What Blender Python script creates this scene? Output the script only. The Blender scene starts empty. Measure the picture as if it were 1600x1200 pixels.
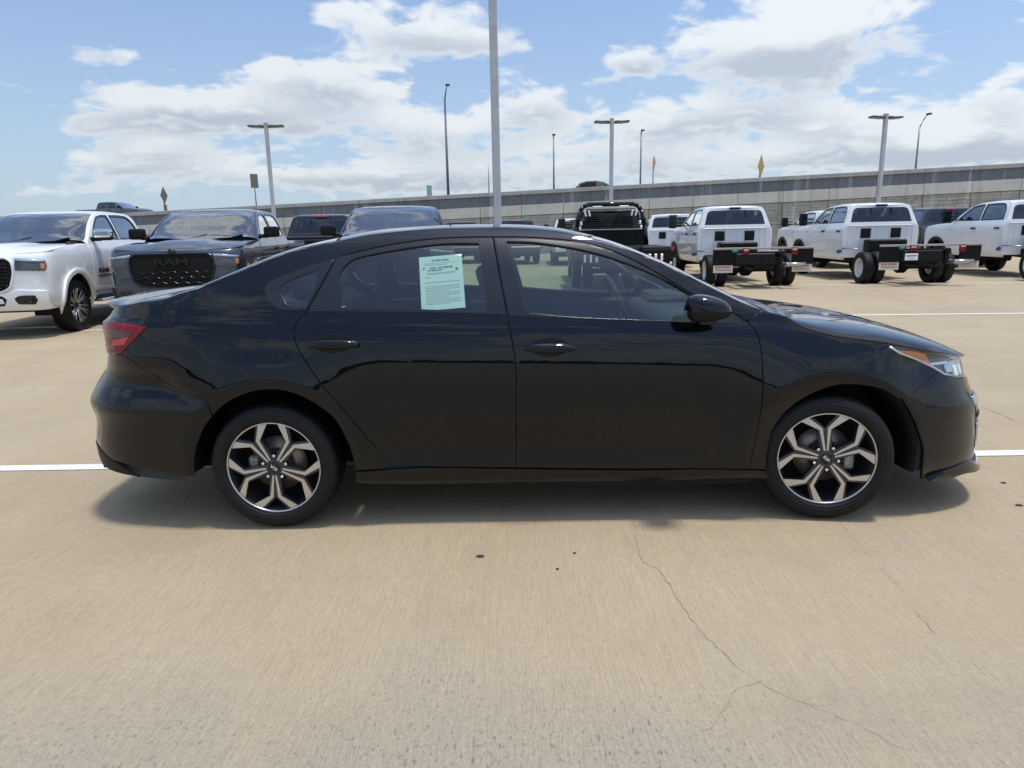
import bpy, bmesh, math, random
import numpy as np
from mathutils import Vector, Matrix
from mathutils.geometry import delaunay_2d_cdt

SC = bpy.context.scene
COL = SC.collection
R = math.radians
random.seed(7)
rng = np.random.default_rng(7)

# ---------------------------------------------------------------- camera
cam = bpy.data.cameras.new('camera'); camo = bpy.data.objects.new('camera', cam); COL.objects.link(camo)
cam.sensor_width = 36; cam.sensor_fit = 'HORIZONTAL'; cam.lens = 1079.56/1600*36
cam.clip_start = .05; cam.clip_end = 6000
def cam_matrix(pitch, roll, yaw, loc):
    c, s = math.cos(yaw), math.sin(yaw)
    fw = Vector((s*math.cos(pitch), c*math.cos(pitch), -math.sin(pitch))); rt = Vector((c, -s, 0)); up = rt.cross(fw)
    r2 = rt*math.cos(roll) + up*math.sin(roll); u2 = -rt*math.sin(roll) + up*math.cos(roll)
    m = Matrix((r2, u2, -fw)).transposed().to_4x4(); m.translation = loc
    return m
camo.matrix_world = cam_matrix(.21383, -.019635, -.01087, (-.14528, -4.08371, 1.40967))
SC.camera = camo

# ---------------------------------------------------------------- exposure, sun, sky
vs = SC.view_settings
SC.display_settings.display_device = 'sRGB'
vs.view_transform = 'Standard'; vs.look = 'None'; vs.gamma = 1; vs.use_curve_mapping = False; vs.exposure = 0.52
SUN_EL, SUN_AZ = R(79.5), R(114)          # compass: from +Y clockwise; near-overhead midday sun
sl = bpy.data.lights.new('sun', 'SUN'); sl.energy = 2.1; sl.angle = R(6.5); sl.color = (1, .955, .89)
so = bpy.data.objects.new('sun', sl); COL.objects.link(so); so.location = (0, 0, 60)
sdir = Vector((math.sin(SUN_AZ)*math.cos(SUN_EL), math.cos(SUN_AZ)*math.cos(SUN_EL), math.sin(SUN_EL)))
so.rotation_euler = sdir.to_track_quat('Z', 'Y').to_euler()

class NT:
    """tiny node-graph writer"""
    def __init__(s, tree): s.t = tree; s.n = tree.nodes; s.l = tree.links
    def new(s, typ, **kw):
        n = s.n.new(typ)
        for k, v in kw.items(): setattr(n, k, v)
        return n
    def put(s, sock, v):
        if isinstance(v, bpy.types.NodeSocket): s.l.new(v, sock)
        elif v is not None:
            try: sock.default_value = v
            except Exception: sock.default_value = tuple(v) + (1,) if len(v) == 3 else v
    def m(s, op, a, b=None, c=None, clamp=False):
        n = s.new('ShaderNodeMath', operation=op, use_clamp=clamp)
        for i, v in enumerate((a, b, c)):
            if v is not None: s.put(n.inputs[i], v)
        return n.outputs[0]
    def vm(s, op, a, b=None, out=0, scale=None):
        n = s.new('ShaderNodeVectorMath', operation=op); s.put(n.inputs[0], a)
        if b is not None: s.put(n.inputs[1], b)
        if scale is not None: s.put(n.inputs['Scale'], scale)
        return n.outputs[out]
    def noise(s, vec, scale=5, detail=4, rough=.5, lac=2., dist=0, dim='3D'):
        n = s.new('ShaderNodeTexNoise', noise_dimensions=dim)
        s.put(n.inputs['Vector'], vec)
        for k, v in (('Scale', scale), ('Detail', detail), ('Roughness', rough), ('Lacunarity', lac), ('Distortion', dist)): s.put(n.inputs[k], v)
        return n.outputs[0]
    def voro(s, vec, scale=5, feature='F1', detail=0, rough=.5, rand=1):
        n = s.new('ShaderNodeTexVoronoi', feature=feature); s.put(n.inputs['Vector'], vec); s.put(n.inputs['Scale'], scale)
        if 'Detail' in n.inputs: s.put(n.inputs['Detail'], detail); s.put(n.inputs['Roughness'], rough)
        s.put(n.inputs['Randomness'], rand)
        return n.outputs['Distance']
    def ramp(s, f, stops, interp='LINEAR'):
        n = s.new('ShaderNodeValToRGB'); s.put(n.inputs[0], f); cr = n.color_ramp; cr.interpolation = interp
        while len(cr.elements) < len(stops): cr.elements.new(.5)
        for e, (p, c) in zip(cr.elements, stops):
            e.position = p; e.color = (c, c, c, 1) if not hasattr(c, '__len__') else (*c, 1)
        return n.outputs[0]
    def range(s, v, a, b, c=0., d=1., smooth=False):
        n = s.new('ShaderNodeMapRange'); n.interpolation_type = 'SMOOTHSTEP' if smooth else 'LINEAR'
        for i, q in enumerate((v, a, b, c, d)): s.put(n.inputs[i], q)
        return n.outputs[0]
    def mix(s, f, a, b, blend='MIX'):
        n = s.new('ShaderNodeMix', data_type='RGBA', blend_type=blend)
        s.put(n.inputs[0], f); s.put(n.inputs[6], a if not isinstance(a, tuple) else (*a, 1)[:4]); s.put(n.inputs[7], b if not isinstance(b, tuple) else (*b, 1)[:4])
        return n.outputs[2]
    def sep(s, v):
        n = s.new('ShaderNodeSeparateXYZ'); s.put(n.inputs[0], v); return n.outputs
    def comb(s, x, y, z):
        n = s.new('ShaderNodeCombineXYZ'); s.put(n.inputs[0], x); s.put(n.inputs[1], y); s.put(n.inputs[2], z); return n.outputs[0]

# cloud banks in the direction of the view: azimuth, elevation, half-width, half-height (radians), amount
CLOUDS = [(-0.509, 0.216, 0.051, 0.019, 0.72), (-0.296, 0.205, 0.098, 0.031, 0.62), (-0.208, 0.189, 0.076, 0.026, 0.5), (-0.422, 0.163, 0.114, 0.026, 0.58), (-0.535, 0.139, 0.054, 0.018, 0.35), (-0.464, 0.109, 0.096, 0.018, 0.6), (-0.325, 0.148, 0.191, 0.026, 0.45), (-0.137, 0.258, 0.11, 0.03, 0.6), (-0.002, 0.245, 0.077, 0.021, 0.45), (-0.227, 0.278, 0.041, 0.013, 0.3), (0.031, 0.172, 0.069, 0.031, 0.65), (-0.109, 0.13, 0.123, 0.04, 0.6), (0.155, 0.218, 0.062, 0.025, 0.6), (0.379, 0.229, 0.156, 0.051, 0.75), (0.321, 0.203, 0.097, 0.036, 0.4), (0.293, 0.145, 0.137, 0.026, 0.5), (0.431, 0.12, 0.083, 0.027, 0.55), (0.579, 0.141, 0.052, 0.04, 0.6), (0.583, 0.218, 0.034, 0.019, 0.25), (0.136, 0.108, 0.135, 0.031, 0.5), (0.374, 0.084, 0.182, 0.025, 0.55), (-0.059, 0.071, 0.212, 0.024, 0.58), (-0.331, 0.081, 0.185, 0.019, 0.5), (-0.571, 0.06, 0.094, 0.014, 0.5), (-0.529, 0.087, 0.076, 0.013, 0.4), (0.549, 0.082, 0.084, 0.017, 0.4), (0.186, 0.147, 0.075, 0.024, 0.35), (0.548, 0.093, 0.084, 0.028, 0.5), (-0.442, 0.235, 0.118, 0.03, -0.35), (-0.59, 0.108, 0.051, 0.048, -0.3), (-0.098, 0.198, 0.047, 0.023, -0.35), (0.083, 0.269, 0.075, 0.042, -0.45), (0.177, 0.182, 0.098, 0.011, -0.2), (0.562, 0.196, 0.027, 0.032, -0.4), (-0.567, 0.223, 0.057, 0.057, -0.3), (-0.367, 0.262, 0.092, 0.027, -0.3), (0.083, 0.21, 0.026, 0.038, -0.25)]
SKY_STRENGTH = .15
world = bpy.data.worlds.new('World'); SC.world = world; world.use_nodes = True
def build_sky():
    t = world.node_tree; t.nodes.clear(); g = NT(t)
    sky = g.new('ShaderNodeTexSky', sky_type='NISHITA'); sky.sun_disc = False
    sky.sun_elevation = SUN_EL; sky.sun_rotation = SUN_AZ; sky.altitude = 0; sky.air_density = 1.0; sky.dust_density = 1.0; sky.ozone_density = 3.2
    d = g.vm('NORMALIZE', g.new('ShaderNodeTexCoord').outputs['Generated'])
    X, Y, Z = g.sep(d)
    zp = g.m('MAXIMUM', Z, 0.)
    # clouds get smaller and flatter towards the horizon
    k = g.m('DIVIDE', 1., g.m('ADD', zp, .42))
    q = g.comb(g.m('MULTIPLY', X, k), g.m('MULTIPLY', Y, k), g.m('MULTIPLY', zp, g.m('MULTIPLY', k, 2.3)))
    n1 = g.noise(q, 1.8, 2, .55)
    warp = g.new('ShaderNodeTexNoise'); g.put(warp.inputs['Vector'], q); warp.inputs['Scale'].default_value = 7; warp.inputs['Detail'].default_value = 1
    qw = g.vm('ADD', q, g.vm('SCALE', g.vm('SUBTRACT', warp.outputs['Color'], (.5, .5, .5)), scale=.10))
    n2 = g.noise(qw, 10.5, 6, .58)
    bil = g.voro(qw, 17, 'SMOOTH_F1', 1, .55)
    puff = g.m('ADD', g.m('MULTIPLY', g.m('SUBTRACT', n2, .5), 1.45), g.m('MULTIPLY', g.m('SUBTRACT', .42, bil), .34))
    AE = g.comb(g.m('ARCTAN2', X, Y), g.m('ARCSINE', Z), 0)
    def madd(a_, b_, c_):
        n = g.new('ShaderNodeVectorMath', operation='MULTIPLY_ADD'); g.put(n.inputs[0], a_); g.put(n.inputs[1], b_); g.put(n.inputs[2], c_); return n.outputs[0]
    mask = 0.; flat = 0.
    for az, el, ra, re, amp in CLOUDS:
        ra *= 1.05; re *= 1.15
        v = madd(AE, (1/ra, 1/re, 0), (-az/ra, -el/re, 0))
        w = g.m('POWER', .36788, g.vm('DOT_PRODUCT', v, v, 1))
        mask = g.m('MULTIPLY_ADD', w, amp*1.1, mask)
        if amp >= .3: flat = g.m('MULTIPLY_ADD', w, g.vm('DOT_PRODUCT', v, (0, amp, 0), 1), flat)
    # beyond the view the same fair-weather clouds go on
    front = g.range(g.m('MULTIPLY', Y, g.m('SUBTRACT', 1., g.m('MULTIPLY', Z, .9))), .45, .80, 0, 1, True)
    wild = g.m('SUBTRACT', g.m('MULTIPLY', g.m('SUBTRACT', n1, .5), 2.8), -.20)
    wild = g.m('MULTIPLY', wild, g.m('SUBTRACT', 1., g.m('MULTIPLY', front, .80)))
    dens = g.m('ADD', g.m('ADD', mask, wild), g.m('SUBTRACT', puff, g.m('MULTIPLY', front, .25)))
    cov = g.range(dens, .05, .40, 0, 1, True)
    thick = g.range(dens, .10, .66, 0, 1, True)
    # sunlit heads, grey undersides; haze and cloud scatter more light towards the sun
    base = g.range(g.m('ADD', g.m('MULTIPLY', flat, 2.2), g.m('MULTIPLY', puff, .9)), -.46, .30, 0, 1, True)
    base2 = g.m('SUBTRACT', 1., g.m('MULTIPLY', thick, g.m('SUBTRACT', 1., base)))
    fs = g.m('POWER', g.m('MULTIPLY_ADD', g.vm('DOT_PRODUCT', d, tuple(sdir), 1), .5, .5), 3.)
    fwd = g.m('MULTIPLY_ADD', fs, .9, .90)
    ccol = g.mix(base2, (2.22, 2.52, 2.90), (3.72, 3.92, 4.08))
    hz = g.range(Z, .0, .36, 1, 0, True)
    skyc = g.mix(g.m('MULTIPLY_ADD', hz, .50, .18), g.mix(1., sky.outputs[0], (.60, .64, .72), 'MULTIPLY'), (2.40, 2.98, 3.52))
    skyc = g.mix(g.m('MULTIPLY', cov, .92), skyc, ccol)
    skyc = g.mix(1., skyc, g.comb(fwd, fwd, fwd), 'MULTIPLY')
    bg = g.new('ShaderNodeBackground'); g.put(bg.inputs[0], skyc); bg.inputs[1].default_value = SKY_STRENGTH
    g.l.new(bg.outputs[0], g.new('ShaderNodeOutputWorld').inputs[0])
    world.cycles.sampling_method = 'NONE'
build_sky()
cy = SC.cycles
cy.max_bounces = 6; cy.diffuse_bounces = 3; cy.glossy_bounces = 4; cy.transmission_bounces = 3; cy.transparent_max_bounces = 12
cy.caustics_reflective = False; cy.caustics_refractive = False; cy.use_denoising = True

# ---------------------------------------------------------------- materials
def mat(name, col, rough=.5, metal=0, spec=.5, coat=0, coat_rough=.02, cior=1.5, noise=None, bump=None, emit=None):
    m = bpy.data.materials.new(name); m.use_nodes = True; g = NT(m.node_tree); b = m.node_tree.nodes['Principled BSDF']
    b.inputs['Base Color'].default_value = (*col, 1); b.inputs['Roughness'].default_value = rough; b.inputs['Metallic'].default_value = metal
    b.inputs['Specular IOR Level'].default_value = spec; b.inputs['Coat Weight'].default_value = coat; b.inputs['Coat IOR'].default_value = cior; b.inputs['Coat Roughness'].default_value = coat_rough
    if noise or bump:
        tc = g.new('ShaderNodeTexCoord').outputs['Object']
    if noise:                                  # (scale, spread): uneven tone
        f = g.noise(tc, noise[0], 6, .6)
        lo = tuple(c*(1 - noise[1]) for c in col); hi = tuple(c*(1 + noise[1]) for c in col)
        g.put(b.inputs['Base Color'], g.ramp(f, [(.3, lo), (.7, hi)]))
    if bump:
        bn = g.new('ShaderNodeBump'); bn.inputs['Strength'].default_value = bump[1]; bn.inputs['Distance'].default_value = bump[2]
        g.put(bn.inputs['Height'], g.noise(tc, bump[0], 5, .6)); g.l.new(bn.outputs[0], b.inputs['Normal'])
    if emit:
        b.inputs['Emission Color'].default_value = (*emit[0], 1); b.inputs['Emission Strength'].default_value = emit[1]
    return m
def glass_mat(name, tint, rough=0.0, refl=1.0):
    m = bpy.data.materials.new(name); m.use_nodes = True; t = m.node_tree; t.nodes.clear(); g = NT(t)
    geo = g.new('ShaderNodeNewGeometry')
    fr = g.new('ShaderNodeFresnel'); g.put(fr.inputs[0], g.m('ADD', 1.5, g.m('MULTIPLY', geo.outputs['Backfacing'], 1/1.5 - 1.5)))
    tr = g.new('ShaderNodeBsdfTransparent'); tr.inputs[0].default_value = (*tint, 1)
    gl = g.new('ShaderNodeBsdfGlossy'); gl.inputs['Roughness'].default_value = rough; gl.inputs[0].default_value = (1, 1, 1, 1)
    mx = g.new('ShaderNodeMixShader'); g.put(mx.inputs[0], g.m('MULTIPLY', fr.outputs[0], 1.8*refl, clamp=True)); g.l.new(tr.outputs[0], mx.inputs[1]); g.l.new(gl.outputs[0], mx.inputs[2])
    g.l.new(mx.outputs[0], g.new('ShaderNodeOutputMaterial').inputs[0])
    return m
M = {}
M['black_paint'] = mat('black_paint', (.0032, .0042, .0070), .42, 1, .0, 1, .008, 1.43)
M['white_paint'] = mat('white_paint', (.74, .76, .78), .35, 0, .4, .8, .03)
M['grey_paint'] = mat('grey_paint', (.030, .041, .066), .3, .35, .4, 1, .02)
M['dark_paint'] = mat('dark_paint', (.010, .011, .013), .3, 0, .4, 1, .02)
M['silver_paint'] = mat('silver_paint', (.20, .215, .22), .3, .5, .4, 1, .03)
M['satin_trim'] = mat('satin_trim', (.010, .011, .013), .16, 0, .5)
M['cup_shade'] = mat('cup_shade', (.008, .008, .008), .6, 0, .22)
M['matte_black'] = mat('matte_black', (.005, .005, .005), .7, 0, .22)
M['black_plastic'] = mat('black_plastic', (.006, .0065, .007), .45, 0, .22, noise=(30, .25))
M['gloss_black'] = mat('gloss_black', (.003, .003, .0035), .12)
M['chassis_black'] = mat('chassis_black', (.006, .006, .0065), .5, 0, .22, noise=(9, .4))
M['cabin'] = mat('cabin', (.030, .036, .042), .75)
M['seat_cloth'] = mat('seat_cloth', (.055, .064, .072), .9)
M['glass'] = glass_mat('tinted_glass', (.60, .74, .66))
M['dark_glass'] = glass_mat('privacy_glass', (.16, .18, .20))
M['lens'] = glass_mat('lamp_lens', (.93, .95, .96))
M['truck_glass'] = glass_mat('truck_glass', (.40, .47, .48), refl=1.5)
M['machined'] = mat('machined_alloy', (.60, .595, .585), .28, .85)
M['dark_alloy'] = mat('dark_alloy', (.060, .064, .072), .30, .6)
M['chrome'] = mat('chrome', (.80, .82, .84), .08, 1)
M['steel'] = mat('steel', (.45, .45, .45), .35, .9, noise=(20, .2))
M['white_steel'] = mat('silver_wheel', (.62, .64, .66), .35, .6)
M['rotor'] = mat('brake_rotor', (.30, .24, .19), .45, .8, noise=(40, .3))
M['caliper'] = mat('brake_caliper', (.38, .37, .35), .5, .6, noise=(60, .3))
M['red_lens'] = mat('red_lens', (.17, .004, .010), .10, 0, .35, 0)
M['red_bright'] = mat('red_lens_bright', (.42, .010, .02), .12, 0, .5, .5)
M['red_deep'] = mat('red_lens_deep', (.06, .006, .010), .12, 0, .5, .5)
M['amber'] = mat('amber_lens', (.75, .17, .02), .15, 0, .5, .4)
M['lamp_silver'] = mat('lamp_reflector', (.55, .57, .58), .2, .8)
M['lamp_white'] = mat('lamp_white', (.85, .86, .86), .2)
M['badge_dark'] = mat('badge_dark', (.012, .012, .014), .35)
M['badge_light'] = mat('badge_light', (.75, .75, .73), .3, .5)
M['paper'] = mat('sheet_paper', (.86, .90, .96), .6)
M['print'] = mat('print_grey', (.13, .16, .17), .7)
M['print_pale'] = mat('print_pale', (.44, .50, .50), .7)
M['flap_white'] = mat('flap_white', (.62, .56, .49), .6, noise=(25, .2))
M['flap_red'] = mat('flap_red', (.38, .02, .02), .6)
M['pole_paint'] = mat('pole_paint', (.42, .44, .47), .45, noise=(3, .1))
M['galvanised'] = mat('galvanised', (.22, .235, .25), .45, .5, noise=(4, .2))
M['lamp_head'] = mat('lamp_head', (.085, .078, .060), .5)
M['road_paint'] = mat('road_paint', (.68, .69, .68), .7, noise=(45, .22))
M['crack'] = mat('crack', (.33, .265, .18), .95)
M['gum'] = mat('gum_spot', (.035, .032, .030), .8)
M['sign_back'] = mat('sign_back', (.18, .17, .14), .5, .3, noise=(6, .2))
M['sign_yellow'] = mat('sign_yellow', (.50, .32, .10), .5)
M['sign_orange'] = mat('sign_orange', (.60, .33, .16), .5)
M['sign_green'] = mat('sign_green', (.25, .42, .36), .5)
M['blue_cap'] = mat('blue_cap', (.02, .08, .22), .5)
M['green_plug'] = mat('green_plug', (.03, .17, .13), .5)
M['deck_steel'] = mat('deck_steel', (.007, .0075, .008), .5, .2, .22, noise=(4, .4))
M['lit_edge'] = mat('lit_edge', (.34, .31, .28), .6)  # pale tone stands in for light caught on the black top flange

def tyre_mat():
    m = bpy.data.materials.new('tyre_rubber'); m.use_nodes = True; g = NT(m.node_tree); b = m.node_tree.nodes['Principled BSDF']
    tc = g.new('ShaderNodeTexCoord').outputs['Object']; x, y, z = g.sep(tc)
    ang = g.m('ARCTAN2', z, x); r = g.m('SQRT', g.m('ADD', g.m('MULTIPLY', x, x), g.m('MULTIPLY', z, z)))
    f = g.noise(tc, 18, 5, .6); g.put(b.inputs['Base Color'], g.ramp(f, [(.3, (.0045, .005, .0056)), (.75, (.009, .0092, .0095))]))
    b.inputs['Roughness'].default_value = .55; b.inputs['Specular IOR Level'].default_value = .28
    ribs = g.m('SINE', g.m('MULTIPLY', ang, 150)); ring = g.m('SINE', g.m('MULTIPLY', r, 420))
    outer = g.range(r, .293, .300, 0, 1); inner = g.m('SUBTRACT', 1., outer)
    h = g.m('ADD', g.m('MULTIPLY', g.m('MULTIPLY', g.m('GREATER_THAN', ribs, -.2), outer), .6), g.m('MULTIPLY', g.m('MULTIPLY', ring, inner), .28))
    bn = g.new('ShaderNodeBump'); bn.inputs['Strength'].default_value = .8; bn.inputs['Distance'].default_value = .004; g.put(bn.inputs['Height'], h); g.l.new(bn.outputs[0], b.inputs['Normal'])
    return m
M['tyre'] = tyre_mat()
M['truck_tyre'] = mat('truck_tyre', (.006, .0063, .0066), .6, 0, .25, bump=(30, .3, .01))

def concrete_mat():
    m = bpy.data.materials.new('lot_concrete'); m.use_nodes = True; g = NT(m.node_tree); b = m.node_tree.nodes['Principled BSDF']
    tc = g.new('ShaderNodeTexCoord').outputs['Object']; x, y, z = g.sep(tc)
    warp = g.noise(g.comb(g.m('MULTIPLY', x, .5), g.m('MULTIPLY', y, .25), 0), 1.2, 3, .5)
    bx = g.m('ADD', x, g.m('MULTIPLY', warp, .16))
    big = g.noise(tc, .32, 5, .6); mid = g.noise(tc, 1.7, 6, .62); fine = g.noise(tc, 26, 5, .7)
    broom = g.noise(g.comb(g.m('MULTIPLY', bx, 150), g.m('MULTIPLY', y, 2.2), 0), 1, 3, .6)
    broom2 = g.noise(g.comb(g.m('MULTIPLY', bx, 420), g.m('MULTIPLY', y, 11), 0), 1, 2, .6)
    streak = g.noise(g.comb(g.m('MULTIPLY', bx, 9), g.m('MULTIPLY', y, .55), 0), 1, 5, .6)
    col = g.ramp(g.m('ADD', g.m('MULTIPLY', big, .55), g.m('MULTIPLY', mid, .45)),
                 [(.30, (.352, .280, .176)), (.50, (.428, .343, .217)), (.68, (.480, .393, .260))])
    # worn, open-grained bands where the paste has gone: a grey aggregate shows
    edge = g.m('ADD', y, g.m('MULTIPLY', g.m('SUBTRACT', g.noise(g.comb(g.m('MULTIPLY', x, 1.), g.m('MULTIPLY', y, .8), 0), 1.3, 4, .6), .5), 1.5))
    worn = g.m('MULTIPLY', g.range(edge, -1.75, -2.75, 0, 1, True), 1.)
    patch = g.m('MULTIPLY', g.range(g.noise(tc, .85, 5, .6), .56, .70, 0, .75, True), g.range(y, 1.5, -1.0, 0, 1))
    worn = g.m('MAXIMUM', worn, patch)
    grey = g.ramp(g.noise(tc, 60, 5, .72), [(.26, (.215, .190, .150)), (.44, (.400, .360, .290)), (.7, (.490, .445, .365))])
    col = g.mix(g.m('MULTIPLY', worn, .70), col, grey)
    col = g.mix(g.range(broom, .35, .75, 0, .34), col, (.24, .19, .14))
    col = g.mix(g.m('MULTIPLY', g.range(broom2, .48, .72, 0, .32), 1.), col, (.20, .165, .125))
    col = g.mix(g.range(streak, .5, .8, 0, .20), col, (.33, .29, .24))
    speck = g.range(g.noise(tc, 75, 3, .6), .64, .72, 0, 1)
    col = g.mix(g.m('MULTIPLY', speck, g.m('ADD', .16, g.m('MULTIPLY', worn, .34))), col, (.085, .075, .065))
    col = g.mix(g.range(fine, .45, .8, 0, .25), col, (.50, .43, .34))
    # short dark pits left along the broom strokes, thickest where the surface is worn
    pit = g.noise(g.comb(g.m('MULTIPLY', bx, 95), g.m('MULTIPLY', y, 34), 7), 1, 3, .6)
    pitm = g.m('MULTIPLY', g.range(pit, .585, .655, 0, 1), g.m('ADD', g.m('MULTIPLY', g.range(mid, .45, .65, 0, 1), .25), g.m('MULTIPLY', worn, .75)))
    col = g.mix(g.m('MULTIPLY', pitm, .72), col, (.105, .090, .072))
    # sandy grain
    gr1 = g.noise(tc, 210, 2, .6); gr2 = g.noise(tc, 95, 3, .65)
    col = g.mix(g.range(gr1, .52, .68, 0, .38), col, (.215, .172, .120))
    col = g.mix(g.range(gr2, .54, .70, 0, .34), col, (.56, .475, .355))
    # faint tyre tracks and long stains across the far lot
    tr = g.noise(g.comb(g.m('MULTIPLY', x, .12), g.m('MULTIPLY', y, 1.1), 3), 1, 5, .6)
    col = g.mix(g.range(tr, .54, .74, 0, .30, True), col, (.27, .225, .18))
    g.put(b.inputs['Base Color'], col); b.inputs['Roughness'].default_value = .85; b.inputs['Specular IOR Level'].default_value = .25
    h = g.m('ADD', g.m('ADD', g.m('MULTIPLY', broom2, .55), g.m('MULTIPLY', broom, .5)), g.m('MULTIPLY', g.m('MULTIPLY', g.noise(tc, 60, 5, .72), worn), 1.7))
    bn = g.new('ShaderNodeBump'); bn.inputs['Strength'].default_value = .9; bn.inputs['Distance'].default_value = .007; g.put(bn.inputs['Height'], h); g.l.new(bn.outputs[0], b.inputs['Normal'])
    return m
M['lot'] = concrete_mat()
M['earth'] = mat('dry_grass_earth', (.16, .15, .085), .95, noise=(.3, .3))
def wall_mat(name, lo, hi, streaks):
    m = bpy.data.materials.new(name); m.use_nodes = True; g = NT(m.node_tree); b = m.node_tree.nodes['Principled BSDF']
    geo = g.new('ShaderNodeNewGeometry').outputs['Position']; x, y, z = g.sep(geo)
    a = g.m('SUBTRACT', x, g.m('MULTIPLY', y, .4)); p = g.comb(a, 0, z)
    f = g.noise(p, 1.3, 6, .65); col = g.ramp(f, [(.3, lo), (.7, hi)])
    st = g.noise(g.comb(g.m('MULTIPLY', a, 1.8), 0, g.m('MULTIPLY', z, .10)), 1, 4, .6)
    col = g.mix(g.range(st, .55, .70, 0, streaks, True), col, tuple(min(1, c*1.9) for c in hi))
    st2 = g.noise(g.comb(g.m('MULTIPLY', a, 1.1), 5, g.m('MULTIPLY', z, .12)), 1, 4, .6)
    col = g.mix(g.range(st2, .55, .75, 0, .5, True), col, tuple(c*.55 for c in lo))
    g.put(b.inputs['Base Color'], col); b.inputs['Roughness'].default_value = .9
    return m
M['coping'] = wall_mat('coping_concrete', (.48, .47, .43), (.60, .585, .54), .15)
M['barrier'] = wall_mat('barrier_concrete', (.12, .14, .16), (.17, .19, .21), .65)
M['cap'] = wall_mat('cap_concrete', (.32, .325, .32), (.41, .415, .41), .15)
M['panel'] = wall_mat('panel_concrete', (.31, .30, .265), (.47, .45, .40), .2)
M['asphalt'] = mat('asphalt', (.06, .06, .06), .9)
# ---------------------------------------------------------------- object helpers
def link(o, parent=None):
    COL.objects.link(o)
    if parent is not None: o.parent = parent
    return o
def thing(name, label, cat, loc=(0, 0, 0), rz=0., group=None):
    o = bpy.data.objects.new(name, None); COL.objects.link(o); o.location = loc; o.rotation_euler = (0, 0, rz)
    o.empty_display_size = .2; o['label'] = label; o['category'] = cat
    if group: o['group'] = group
    return o
def tag(o, label=None, cat=None, group=None, kind=None):
    for k, v in (('label', label), ('category', cat), ('group', group), ('kind', kind)):
        if v: o[k] = v
    return o
def from_arrays(name, V, F, m, parent=None, normals=None, smooth=True):
    me = bpy.data.meshes.new(name); me.from_pydata([tuple(v) for v in V], [], F)
    if smooth: me.polygons.foreach_set('use_smooth', [True]*len(me.polygons))
    me.materials.append(m); me.update()
    if normals is not None: me.normals_split_custom_set_from_vertices([tuple(n) for n in normals])
    return link(bpy.data.objects.new(name, me), parent)
class MB:
    """collects simple shapes into one mesh"""
    def __init__(s): s.bm = bmesh.new()
    def box(s, c, d, rot=None, bevel=0., seg=1):
        r = bmesh.ops.create_cube(s.bm, size=1); vs_ = r['verts']
        bmesh.ops.scale(s.bm, vec=d, verts=vs_)
        if bevel > 0:
            ed = list({e for v in vs_ for e in v.link_edges})
            r2 = bmesh.ops.bevel(s.bm, geom=ed, offset=min(bevel, min(d)*.45), segments=seg, affect='EDGES', profile=.6)
            vs_ = list({v for f in r2['faces'] for v in f.verts} | {v for v in vs_ if v.is_valid})
        if rot is not None: bmesh.ops.rotate(s.bm, verts=vs_, cent=(0, 0, 0), matrix=rot)
        bmesh.ops.translate(s.bm, vec=c, verts=vs_)
        return s
    def tube(s, pts, r, n=10, cap=True):
        pts = [Vector(p) for p in pts]; rad = r if hasattr(r, '__len__') else [r]*len(pts); rings = []
        for i, p in enumerate(pts):
            t = (pts[min(i+1, len(pts)-1)] - pts[max(i-1, 0)]).normalized()
            a = Vector((0, 0, 1)) if abs(t.z) < .9 else Vector((1, 0, 0)); u = t.cross(a).normalized(); v = t.cross(u)
            rings.append([s.bm.verts.new(p + (u*math.cos(k*2*math.pi/n) + v*math.sin(k*2*math.pi/n))*rad[i]) for k in range(n)])
        for a, b in zip(rings, rings[1:]):
            for k in range(n): s.bm.faces.new((a[k], a[(k+1) % n], b[(k+1) % n], b[k])).smooth = True
        if cap: s.bm.faces.new(rings[0][::-1]); s.bm.faces.new(rings[-1])
        return s
    def lathe(s, prof, n=48, close=False):
        """profile (radius, y) turned about the Y axis"""
        rings = [[s.bm.verts.new((r*math.cos(k*2*math.pi/n), y, r*math.sin(k*2*math.pi/n))) for k in range(n)] for r, y in prof]
        pr = list(zip(rings, rings[1:])) + ([(rings[-1], rings[0])] if close else [])
        for a, b in pr:
            for k in range(n): s.bm.faces.new((a[k], b[k], b[(k+1) % n], a[(k+1) % n])).smooth = True
        return s
    def prism(s, poly, o, u, v, w, depth, smooth=False):
        """polygon in the u,v plane at o, extruded along w"""
        o, u, v, w = map(Vector, (o, u, v, w))
        a = [s.bm.verts.new(o + u*p + v*q) for p, q in poly]; b = [s.bm.verts.new(o + u*p + v*q + w*depth) for p, q in poly]
        s.bm.faces.new(a); s.bm.faces.new(b[::-1])
        for i in range(len(a)): s.bm.faces.new((a[i], b[i], b[(i+1) % len(a)], a[(i+1) % len(a)]))
        return s
    def grid(s, P):
        """P[i][j] points"""
        vv = [[s.bm.verts.new(p) for p in row] for row in P]
        for a, b in zip(vv, vv[1:]):
            for j in range(len(a)-1): s.bm.faces.new((a[j], a[j+1], b[j+1], b[j])).smooth = True
        return s
    def build(s, name, m, parent=None, bevel=0, smooth_angle=None):
        bmesh.ops.recalc_face_normals(s.bm, faces=s.bm.faces[:])
        me = bpy.data.meshes.new(name); s.bm.to_mesh(me); s.bm.free(); me.materials.append(m)
        if smooth_angle is not None:
            me.polygons.foreach_set('use_smooth', [True]*len(me.polygons)); me.set_sharp_from_angle(angle=R(smooth_angle))
        o = link(bpy.data.objects.new(name, me), parent)
        return o
def copy_tree(o, parent=None):
    kids = [c for c in o.children]
    c = o.copy(); COL.objects.link(c); c.parent = parent
    if parent is not None: c.matrix_parent_inverse = o.matrix_parent_inverse.copy()
    for k in kids: copy_tree(k, c)
    return c
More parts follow.
